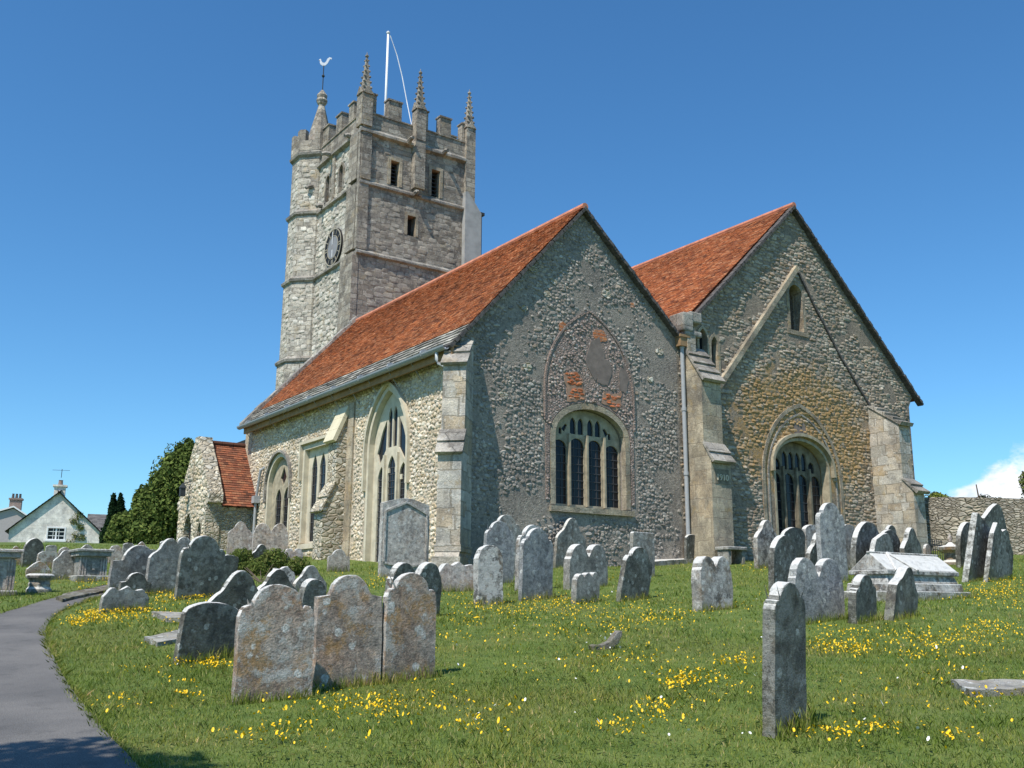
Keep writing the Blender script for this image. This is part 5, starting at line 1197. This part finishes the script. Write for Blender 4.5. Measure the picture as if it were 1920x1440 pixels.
# ------------------------------------------------------------------ boundary wall, railings
A, B = hit(1700, 1062), None
bw = MB(); wa = st(36.5, 14.0); wb = st(27.5, 17.6); rr = random.Random(6)
def bwall(p, q, h0, h1, th=.5, n=26):
    mb = MB(); d = (q-p).normalized(); nn = Vector((-d.y, d.x, 0))
    for i in range(n):
        a = p.lerp(q, i/n); b_ = p.lerp(q, (i+1)/n); z0 = float(gz(a.x, a.y))-.6; z1 = float(gz(b_.x, b_.y))-.6
        za = gz(a.x, a.y)+h0+(h1-h0)*i/n; zb = gz(b_.x, b_.y)+h0+(h1-h0)*(i+1)/n; j = .03*sin(i*2.1)
        vs = []
        for pt, zz, zt in ((a, z0, za), (b_, z1, zb)):
            for sg in (0, 1): v = pt+nn*th*sg; vs += [(v.x, v.y, zz), (v.x, v.y, float(zt)+.06*sin(v.x*3.1))]
        mb.add(vs, [(0, 1, 3, 2), (4, 6, 7, 5), (0, 4, 5, 1), (2, 3, 7, 6), (0, 2, 6, 4), (1, 5, 7, 3)])
    return mb
o = bwall(st(39, 14.2), st(30, 21), 2.05, 1.95).build('boundary_wall', MT['wall']); tag(o, 'rough rubble churchyard wall running right from the church', 'wall')
rl = hit(1757, 1056); rb = MB()
for i in range(6):
    x = rl.x-.25+i*.11; rb.tube([(x, rl.y, rl.z-.1), (x, rl.y, rl.z+.62)], .012, 5); rb.lathe((x, rl.y), [(.0, rl.z+.6), (.022, rl.z+.63), (.0, rl.z+.7)], 5)
rb.box((rl.x-.3, rl.y-.012, rl.z+.5), (rl.x+.35, rl.y+.012, rl.z+.53)); rt = empty('railings', rl, 'short run of rusty iron grave railings by the boundary wall', 'railings')
rb.build('rails', MT['iron'], rt)
L = hit(1785, 1058); o = lpart('urn_pedestal', MB().lathe((0, 0), [(.3, -.2), (.28, .05), (.2, .12), (.2, .3), (.36, .4), (.38, .48), (.12, .55), (.05, .62), (.07, .72), (.02, .85)], 10), 'g_brown', None, .0); o.location = L
tag(o, 'brown wide rimmed urn pedestal beside the railings', 'pedestal')

# ------------------------------------------------------------------ foliage
def leaves(name, blobs, n, size, m, parent=None, seed=0, shell=.55, droop=0.0, up=.2, asp=.5):
    """many leaf-sized quads scattered through the volume of the given ellipsoids (cx,cy,cz,rx,ry,rz,weight)"""
    R = np.random.RandomState(seed); B = np.array(blobs, float); w = B[:, 6]/B[:, 6].sum(); k = R.choice(len(B), n, p=w); b_ = B[k]
    d = R.normal(size=(n, 3)); d /= np.linalg.norm(d, axis=1)[:, None]; r_ = (shell+(1.05-shell)*R.rand(n)**.6)[:, None]
    lump = 1+.13*np.sin(d[:, :1]*7+k[:, None])*np.sin(d[:, 1:2]*6+k[:, None]*2.1)*np.sin(d[:, 2:]*5+1)
    P = b_[:, :3]+d*b_[:, 3:6]*r_*lump
    nrm = d*.8+R.normal(size=(n, 3))*.6+np.array([0, 0, up]); nrm /= np.linalg.norm(nrm, axis=1)[:, None]
    t1 = np.cross(nrm, R.normal(size=(n, 3))); t1 /= np.linalg.norm(t1, axis=1)[:, None]; t2 = np.cross(nrm, t1)
    s = size*(.6+.8*R.rand(n))[:, None]; a = t1*s; c = t2*s*asp
    V = np.stack([P-a, P+c*.9-a*.1, P+a, P-c*.9+a*.1], 1).reshape(-1, 3)
    me = bpy.data.meshes.new(name); me.vertices.add(4*n); me.vertices.foreach_set('co', V.ravel())
    me.loops.add(4*n); me.loops.foreach_set('vertex_index', np.arange(4*n)); me.polygons.add(n)
    me.polygons.foreach_set('loop_start', np.arange(n)*4); me.polygons.foreach_set('loop_total', np.full(n, 4)); me.update(calc_edges=True)
    at = me.attributes.new('rnd', 'FLOAT', 'FACE'); at.data.foreach_set('value', R.rand(n).astype(np.float32)); me.materials.append(m)
    o = bpy.data.objects.new(name, me); C.objects.link(o)
    if parent: link(o, parent)
    return o
def pixpt(px, py, D): return CAM+ray(px, py)*D
def blob_px(px, py, D, rpx, rpy, w=1, dd=None):
    p = pixpt(px, py, D); r1 = rpx/FPX*D; r2 = rpy/FPX*D; return (p.x, p.y, p.z, r1, dd or r1, r2, w)
def tree(name, blobs, n, size, m, label, cat, base, trunk_h, tr=.25, seed=1, shell=.5, group=None, asp=.5, limbs=6):
    L = Vector(base); L.z = float(gz(L.x, L.y)); root = empty(name, L, label, cat, group)
    leaves('crown', blobs, n, size, MT[m], root, seed, shell, asp=asp)
    mb = MB().tube([L-Vector((0, 0, .3)), L+Vector((.1, 0, trunk_h*.5)), L+Vector((0, .1, trunk_h))], tr, 8, tr*.45); rr = random.Random(seed)
    for i in range(limbs):
        b_ = blobs[i % len(blobs)]; z = trunk_h*rr.uniform(.35, .9); mb.tube([L+Vector((0, 0, z)), (L+Vector((0, 0, z))).lerp(Vector(b_[:3]), .5)+Vector((0, 0, .2)), Vector(b_[:3])], tr*.35, 6, tr*.08)
    mb.build('trunk', MT['bark'], root); return root
D = 50
yb_ = [blob_px(330, 915, D, 30, 65, 1.5), blob_px(338, 930, D, 60, 95, 2), blob_px(285, 975, D, 42, 55, 1.5), blob_px(240, 995, D, 34, 36, 1), blob_px(300, 1000, D, 60, 45, 1.3), blob_px(350, 858, D, 16, 36, .5), blob_px(268, 940, D, 18, 30, .4), blob_px(318, 885, D, 16, 34, .5), blob_px(296, 915, D, 16, 30, .4), blob_px(334, 860, D, 9, 30, .25), blob_px(355, 980, D, 50, 60, 1), blob_px(222, 1010, D, 24, 25, .4)]
tree('yew_tree', yb_, 42000, .11, 'yew', 'big dark green yew tree behind the porch', 'tree', st(50, -17.6), 4.0, .35, 3, .35, asp=.55)
D = 54
cb = [blob_px(214, 1010, D, 20, 26, 1), blob_px(213, 985, D, 15, 26, 1), blob_px(212, 960, D, 9, 24, .6), blob_px(212, 942, D, 4.5, 18, .25), blob_px(227, 975, D, 9, 26, .6), blob_px(226, 952, D, 6, 20, .4), blob_px(225, 938, D, 3, 14, .2), blob_px(200, 1005, D, 12, 22, .5)]
tree('conifer', cb, 15000, .09, 'conifer', 'dark twin pointed conifer right of the white cottage', 'tree', st(54, -21.9), 1.2, .15, 5, .3, limbs=2)
D = 22
sb = [blob_px(430, 1062, D, 26, 20, 1), blob_px(560, 1060, D, 22, 16, .6), blob_px(440, 1055, D, 26, 17, 1), blob_px(480, 1065, D, 40, 18, 1.6), blob_px(515, 1050, D, 26, 22, 1), blob_px(545, 1065, D, 22, 14, .7), blob_px(455, 1040, D, 20, 12, .4), blob_px(500, 1075, D, 36, 14, 1)]
rt = empty('shrub', hit(490, 1092), 'leafy shrub growing among the headstones below the small pointed window', 'shrub'); leaves('foliage', sb, 14000, .034, MT['bush'], rt, 7, .3)
mb = MB(); rr = random.Random(2)
for i in range(9): b_ = sb[i % 6]; mb.tube([rt.location, Vector(b_[:3])+Vector((rr.uniform(-.2, .2), rr.uniform(-.2, .2), 0))], .012, 5, .005)
mb.build('stems', MT['bark'], rt)
D = 46
rb_ = [blob_px(1762, 945, D, 26, 18, 1), blob_px(1738, 950, D, 16, 14, .6), blob_px(1785, 950, D, 18, 12, .5), blob_px(1755, 932, D, 12, 10, .3)]
tree('garden_tree', rb_, 5000, .075, 'lime_bush', 'yellow green tree top showing over the boundary wall next to the buttress', 'tree', st(46, 19), 3, .12, 8, .3)
rb_ = [blob_px(1925, 905, 44, 14, 22, 1), blob_px(1938, 930, 44, 22, 22, 1)]
tree('garden_tree', rb_, 1600, .06, 'bush', 'sparse twiggy tree at the right edge above the wall', 'tree', st(44, 23.2), 3.5, .12, 9, .2)
rb_ = [blob_px(1843, 935, 45, 14, 9, 1), blob_px(1868, 938, 45, 14, 7, 1)]
tree('garden_tree', rb_, 420, .06, 'conifer', 'wispy twigs just above the middle of the boundary wall', 'tree', st(45, 21.5), 3, .06, 10, .2)
# tree outside the left of the view that shades the path
tp = hit(60, 1452); cz_ = tp+SUN*6.2
tb = [(cz_.x-.6, cz_.y-.6, cz_.z, 1.4, 1.4, .9, 1.4), (cz_.x-1.3, cz_.y-1.2, cz_.z+.5, 1.6, 1.6, 1.2, 1.3), (cz_.x+.2, cz_.y-.9, cz_.z-.1, .8, .8, .6, .5)]
tree('broadleaf_tree', tb, 22000, .09, 'bush', 'broadleaf tree just outside the view whose crown shades the path', 'tree', (cz_.x-2.0, cz_.y-1.6, 0), 4, .2, 12, .2)

# ------------------------------------------------------------------ cottages
def house_gable(name, c, yaw, w, eave, ridge, L, wallm, roofm, label, ztop=0):
    t = local_thing(name, c, yaw, label, 'house', None)
    fr = frame((0, 0, 0), (1, 0, 0), (0, 0, 1), (0, -1, 0))
    return t, fr
D = 66
cl = st(D, 0); p = pixpt(100, 1030, D); base = Vector((p.x, p.y, float(gz(p.x, p.y)))); k_ = D/FPX
def zpx(py): return (1129-py)*k_+CAM.z-base.z       # height above the cottage's base at that distance
yawc = -13
t = local_thing('cottage', base, yawc, 'whitewashed stone cottage with steep gable, slate roof and white window', 'house')
hw = 80*k_*.97; ze, zr = zpx(1003), zpx(932)
fr = frame((0, 0, 0), (1, 0, 0), (0, 0, 1), (0, -1, 0))
wo = [(-.5, zpx(1020)), (-.5, zpx(997)), (.62, zpx(997)), (.62, zpx(1020))]
lpart('wall', plate_mb([(-hw, -3), (-hw, ze), (0, zr), (hw, ze), (hw, -3)], [wo], -.5, 0, fr), 'lime', t, 0)
lpart('side_wall', MB().box((hw-.3, .5, -3), (hw, 9, ze)).box((-hw, .5, -3), (-hw+.3, 9, ze)), 'lime', t, 0)
lpart('back_wall', plate_mb([(-hw, -3), (-hw, ze), (0, zr), (hw, ze), (hw, -3)], [], -9.5, -9, fr), 'lime', t, 0)
up_ = Vector((hw, 0, zr-ze)).normalized(); sl_ = sqrt(hw*hw+(zr-ze)**2)
for sg in (-1, 1):
    vs, fs, rnd = roof_mb(Vector((sg*(hw+.25), -.2, ze-.25*(zr-ze)/hw+.08)), (0, 9.9, 0), (-sg*up_.x, 0, up_.z), int(sl_/.25)+2, .25, .4)
    o = mesh_obj('roof', vs, fs, MT['slate'], fix=False); at = o.data.attributes.new('rnd', 'FLOAT', 'FACE'); at.data.foreach_set('value', rnd); o.parent = t
win = lpart('window', strip_mb([(wo[0][0]+.06, wo[0][1]+.05), (wo[0][0]+.06, wo[1][1]-.05), (wo[2][0]-.06, wo[1][1]-.05), (wo[2][0]-.06, wo[0][1]+.05)], .09, -.12, .03, fr, None, True), 'white', t, 0)
mb = MB()
for u in (-.12, .06, .24): mb.box((u-(.05 if u == .06 else .015), wo[0][1], -.08), (u+(.05 if u == .06 else .015), wo[1][1], -.03), fr)
for i in (1, 2): v = wo[0][1]+(wo[1][1]-wo[0][1])*i/3; mb.box((wo[0][0], v-.02, -.08), (wo[2][0], v+.02, -.03), fr)
o = lpart('glazing_bars', mb, 'white', win, 0)
lpart('pane', MB().box((-.55, wo[0][1]-.05, -.2), (.67, wo[1][1]+.05, -.15), fr), 'glass', win, 0)
lpart('sill', MB().box((-.6, wo[0][1]-.12, -.1), (.72, wo[0][1]-.01, .1), fr), 'white', win, 0)
ch = lpart('chimney', MB().box((-.35, .1, zr-.5), (.35, .8, zr+.45)).box((-.45, .0, zr+.45), (.45, .9, zr+.57)), 'lime', t, 0)
lpart('chimney_pot', MB().lathe((0, .45), [(.16, zr+.57), (.13, zr+.9), (.16, zr+.92)], 10), 'infill', ch, 0)
lpart('aerial', MB().tube([(.0, .45, zr+1.1), (0, .45, zr+1.7)], .02, 4).tube([(-.6, .45, zr+1.6), (.5, .45, zr+1.62)], .012, 4), 'iron', ch, 0)
lpart('rear_wing', MB().box((hw, 3.5, -3), (hw+6, 8, zpx(1002))), 'lime', t, 0)
vs, fs, rnd = roof_mb(Vector((hw-1.0, 3.2, zpx(1003))), (8.0, 0, 0), (0, 2.6, zpx(958)-zpx(1003)), int(sqrt(2.6**2+(zpx(958)-zpx(1003))**2)/.22)+1, .22, .35)
o = mesh_obj('wing_roof', vs, fs, MT['slate'], fix=False); at = o.data.attributes.new('rnd', 'FLOAT', 'FACE'); at.data.foreach_set('value', rnd); o.parent = t
bl = [(x_, -.1, z_, .3, .1, .3, 1) for x_, z_ in ((1.25, .9), (1.5, 1.5), (1.1, 1.9), (1.35, 2.3), (1.0, .4), (1.7, .8))]
iv = leaves('climbing_plant', bl, 700, .06, MT['bush'], None, 14, .2); iv.parent = t
# house behind at far left
D2 = 85; p = pixpt(10, 1015, D2); b2 = Vector((p.x, p.y, float(gz(p.x, p.y)))); k2 = D2/FPX
def z2(py): return (1129-py)*k2+CAM.z-b2.z
t2 = local_thing('house', b2, -14, 'pale pinkish rendered house with tall chimney at the far left edge', 'house')
lpart('wall', plate_mb([(-1.7, -3), (-1.7, z2(978)), (.35, z2(962)), (1.75, z2(980)), (1.75, -3)], [], -8, 0, fr), 'pinkrender', t2, 0)
mb = MB()
for (x0, zz0, x1, zz1) in ((.35, z2(960), 1.95, z2(982)), (.35, z2(960), -2.2, z2(980))):
    mb.add([(x0, -.25, zz0), (x1, -.25, zz1), (x1, 8.2, zz1), (x0, 8.2, zz0), (x0, -.25, zz0+.14), (x1, -.25, zz1+.14), (x1, 8.2, zz1+.14), (x0, 8.2, zz0+.14)], [(0, 1, 2, 3), (4, 5, 6, 7), (0, 1, 5, 4), (1, 2, 6, 5), (2, 3, 7, 6), (3, 0, 4, 7)])
lpart('roof', mb, 'white', t2, 0)
ch = lpart('chimney', MB().box((-.1, .6, z2(968)), (.85, 1.4, z2(944))).box((-.18, .5, z2(944)), (.93, 1.5, z2(941))), 'infill', t2, 0)
mb = MB()
for x in (.1, .38, .66): mb.lathe((x, 1.0), [(.12, z2(941)), (.09, z2(933)), (.11, z2(932))], 8)
lpart('chimney_pots', mb, 'verge', ch, 0)

# ------------------------------------------------------------------ grass, buttercups, daisies
R = np.random.RandomState(5)
def scatter(n, s0, s1, power):
    """points in the view wedge; power shapes density with distance"""
    u = R.rand(n); s = (s0**power+(s1**power-s0**power)*u)**(1/power); t = (R.rand(n)*2-1)*(s*.66+.6)
    X = CAM.x+s*sin(YAW)+t*cos(YAW); Y = CAM.y+s*cos(YAW)-t*sin(YAW); return X, Y, s
def blade_mesh(name, X, Y, S, hmin, hmax, wid, m, Z0=None, lean=.35):
    n = len(X); Z = gz(X, Y)-.006 if Z0 is None else Z0
    a = R.rand(n)*2*pi; h = (hmin+(hmax-hmin)*R.rand(n)**1.5)*np.clip(1.1+.4*np.sin(X*1.9+1.3*np.sin(Y*2.3))*np.sin(Y*1.6+X*.7)+.25*np.sin(X*7+Y*3)*np.sin(Y*8), .8, 2); w = wid*(.7+.6*R.rand(n)); ln = lean*(R.rand(n)+.15)*h; la = R.rand(n)*2*pi
    dx, dy = np.cos(a)*w, np.sin(a)*w; mx, my = np.cos(la)*ln, np.sin(la)*ln
    V = np.stack([np.stack([X-dx, Y-dy, Z], 1), np.stack([X+dx, Y+dy, Z], 1), np.stack([X+dx*.6+mx*.35, Y+dy*.6+my*.35, Z+h*.6], 1), np.stack([X+mx, Y+my, Z+h], 1), np.stack([X-dx*.6+mx*.35, Y-dy*.6+my*.35, Z+h*.6], 1)], 1).reshape(-1, 3)
    me = bpy.data.meshes.new(name); me.vertices.add(5*n); me.vertices.foreach_set('co', V.ravel().astype(np.float32)); me.loops.add(5*n); me.loops.foreach_set('vertex_index', np.arange(5*n)); me.polygons.add(n)
    me.polygons.foreach_set('loop_start', np.arange(n)*5); me.polygons.foreach_set('loop_total', np.full(n, 5)); me.update(calc_edges=True)
    at = me.attributes.new('rnd', 'FLOAT', 'FACE'); at.data.foreach_set('value', np.clip(R.rand(n)+R.normal(size=n)*.05, 0, 1).astype(np.float32)); me.materials.append(m)
    o = bpy.data.objects.new(name, me); C.objects.link(o); return o
Xs = []; Ys = []; Ss = []
for (n, s0, s1, pw_) in ((370000, 5.6, 16, 1.3), (150000, 9, 38, 1.2)):
    X, Y, S = scatter(n, s0, s1, pw_); q = np.clip((S-9.5)/6, 0, 1); k = R.rand(n) < ((1-q) if s0 < 6 else q); X, Y, S = X[k], Y[k], S[k]
    if s0 > 6: S = S+100
    Xs.append(X); Ys.append(Y); Ss.append(S)
X = np.concatenate(Xs); Y = np.concatenate(Ys); S = np.concatenate(Ss)
def allowed(X, Y):
    k = ~in_poly(X, Y, PATH_POLY); k &= ~((X > -.0) & (Y > -.0) & (X < 19.3)); k &= ~((X > -1.8) & (Y > 13.5) & (X < 2)); return k
k = allowed(X, Y); X, Y, S = X[k], Y[k], S[k]
big_ = S > 100
gnear = blade_mesh('grass', X[~big_], Y[~big_], S[~big_], .013, .046, .0030, MT['blade'], lean=.9); tag(gnear, 'short green lawn grass of the churchyard near the camera', 'grass', kind='stuff')
gfar = blade_mesh('grass', X[big_], Y[big_], S[big_], .02, .06, .008, MT['blade'], lean=.9); tag(gfar, 'green lawn grass between the headstones further off', 'grass', kind='stuff')
# longer tufts round the feet of stones
tx_, ty_ = [], []
for (sx, sy, w, yw, T, D) in STONES:
    n = int(min(900, 5200*w/D))
    u = (R.rand(n)-.5)*(w+.1); v = np.where(R.rand(n) < .7, -T/2-.02-.05*R.rand(n), T/2+.03*R.rand(n))
    tx_.append(sx+u*cos(yw)-v*sin(yw)); ty_.append(sy+u*sin(yw)+v*cos(yw))
tx_ = np.concatenate(tx_); ty_ = np.concatenate(ty_)
o = blade_mesh('grass', tx_, ty_, None, .04, .15, .0035, MT['blade'], lean=.5); tag(o, 'longer grass tufts left by the mower round the feet of the headstones', 'grass', kind='stuff')
ex, ey = [], []
for a, b_ in zip(PR[:-1], PR[1:]):
    n = int((b_-a).length*420); u = R.rand(n); q = R.normal(size=n)*.025; dd = (b_-a).normalized()
    ex.append(a.x+(b_.x-a.x)*u-dd.y*q); ey.append(a.y+(b_.y-a.y)*u+dd.x*q)
for a, b_ in zip(PL[:-1], PL[1:]):
    n = int((b_-a).length*220); u = R.rand(n); q = R.normal(size=n)*.03; dd = (b_-a).normalized()
    ex.append(a.x+(b_.x-a.x)*u-dd.y*q); ey.append(a.y+(b_.y-a.y)*u+dd.x*q)
ex = np.concatenate(ex); ey = np.concatenate(ey)
o = blade_mesh('grass', ex, ey, None, .02, .07, .0035, MT['blade'], lean=1.2); tag(o, 'grass creeping over the edges of the tarmac path', 'grass', kind='stuff')
# broad-leaved weeds and clover among the grass
n = 5200; X, Y, S = scatter(n, 5.7, 20, 1.2); k = allowed(X, Y) & (np.sin(X*1.3+2*np.sin(Y*.9))*np.sin(Y*1.1+1) > -.1); X, Y = X[k], Y[k]
X = np.repeat(X, 4)+R.normal(size=4*len(X))*.02; Y = np.repeat(Y, 4)+R.normal(size=len(X))*.02; n = len(X); Z = gz(X, Y)+.012+.02*R.rand(n); a = R.rand(n)*2*pi; r_ = .012+.014*R.rand(n)
dx_, dy_ = np.cos(a)*r_, np.sin(a)*r_; tz = .35*r_
V = np.stack([np.stack([X, Y, Z], 1), np.stack([X+dx_-dy_*.45, Y+dy_+dx_*.45, Z+tz], 1), np.stack([X+dx_*2, Y+dy_*2, Z+tz*.8], 1), np.stack([X+dx_+dy_*.45, Y+dy_-dx_*.45, Z+tz], 1)], 1).reshape(-1, 3)
me = bpy.data.meshes.new('weeds'); me.from_pydata(V.tolist(), [], [(4*i, 4*i+1, 4*i+2, 4*i+3) for i in range(n)]); at = me.attributes.new('rnd', 'FLOAT', 'FACE'); at.data.foreach_set('value', R.rand(n).astype(np.float32)); me.materials.append(MT['bush'])
o = bpy.data.objects.new('weeds', me); C.objects.link(o); tag(o, 'low broad leaved weeds and clover growing in the lawn', 'weeds', kind='stuff')
# flowers: drifts as seen in the lawn
DR = [(660, 1330, 130, 28, 90), (560, 1385, 140, 30, 60), (780, 1350, 100, 30, 40), (1300, 1290, 75, 30, 110), (1250, 1345, 90, 30, 50), (1380, 1250, 45, 14, 45), (1500, 1340, 60, 8, 0), (1570, 1215, 75, 28, 170), (1740, 1200, 140, 22, 170), (1860, 1195, 90, 22, 120),
      (1760, 1235, 90, 14, 45), (1880, 1110, 70, 26, 260), (1840, 1120, 90, 14, 100), (1080, 1140, 160, 20, 180), (1000, 1125, 60, 18, 80), (1170, 1170, 120, 18, 110), (1240, 1160, 80, 12, 60), (950, 1150, 80, 16, 80), (870, 1130, 50, 25, 60), (855, 1180, 60, 40, 60),
      (180, 1160, 45, 16, 170), (140, 1175, 30, 8, 60), (250, 1150, 70, 12, 120), (320, 1125, 80, 13, 190), (360, 1125, 60, 10, 80), (300, 1165, 100, 14, 60), (380, 1255, 60, 10, 60), (345, 1290, 40, 8, 8), (260, 1270, 50, 10, 12), (250, 1330, 60, 20, 14), (370, 1320, 30, 8, 16),
      (700, 1090, 60, 16, 90), (830, 1090, 60, 12, 60), (1400, 1068, 40, 10, 60), (1140, 1090, 60, 14, 50), (160, 1095, 70, 12, 70), (250, 1112, 60, 8, 60), (1390, 1120, 60, 30, 30), (1620, 1375, 90, 16, 40), (1800, 1400, 50, 12, 16), (1560, 1395, 60, 14, 18), (900, 1350, 120, 50, 30), (1150, 1370, 60, 30, 20), (1100, 1250, 200, 40, 60), (640, 1260, 40, 12, 6), (980, 1190, 100, 30, 50), (1700, 1290, 200, 50, 40), (1850, 1330, 80, 30, 20), (330, 1200, 120, 30, 20)]
pts = []
for (cx, cy, rx, ry, n) in DR:
    cl_ = [(cx+R.normal()*rx*.5, cy+R.normal()*ry*.5) for _ in range(max(3, n//9))]
    for _ in range(int(n*2.8)):
        q = cl_[R.randint(len(cl_))] if R.rand() < .75 else (cx, cy); f = .22 if q != (cx, cy) else .7
        x = q[0]+R.normal()*rx*f; y = q[1]+R.normal()*ry*f
        if y > 1062 and y < 1560: pts.append((x, y))
def flowers(name, pts, rad, m, label, cat, hmin, hmax):
    V = []; F = []
    for (x, y) in pts:
        d = ray(x, y); L = None; kk = 1.6/max(.05, .0955-(1129-y)/FPX) if True else 0
        lo, hi = max(3, kk*.75), kk*1.3
        for _ in range(14):
            mi = (lo+hi)/2; p = CAM+d*mi
            if p.z < gz(p.x, p.y): hi = mi
            else: lo = mi
        p = CAM+d*hi
        if hi > 45 or not allowed(np.array([p.x]), np.array([p.y]))[0]: continue
        zz = float(gz(p.x, p.y))+R.uniform(hmin, hmax); r_ = rad*R.uniform(.55, 1.25); tx1, ty1 = R.normal()*.7, R.normal()*.7; k = len(V); a0 = R.rand()*6
        for i in range(6):
            a = a0+2*pi*i/6; ux, uy = cos(a)*r_, sin(a)*r_; V.append((p.x+ux, p.y+uy, zz+ux*tx1+uy*ty1+.3*r_))
        V.append((p.x, p.y, zz)); F += [(k+i, k+(i+1) % 6, k+6) for i in range(6)]
    o = mesh_obj(name, V, F, m, fix=False); return tag(o, label, cat, kind='stuff')
flowers('buttercups', pts, .0088, MT['yellow'], 'drifts of yellow buttercups scattered through the lawn', 'wildflowers', .045, .085)
dp_ = [(1158+20*R.normal(), 1205+14*R.normal()) for _ in range(10)]+[(R.uniform(850, 1900), R.uniform(1100, 1420)) for _ in range(60)]+[(R.uniform(300, 420), R.uniform(1215, 1260)) for _ in range(7)]+[(1622, 1362), (1625, 1363), (1704, 1358), (1890, 1247), (1546, 1250)]
flowers('daisies', dp_, .0105, MT['petal'], 'few white daisies dotted in the lawn', 'wildflowers', .03, .06)
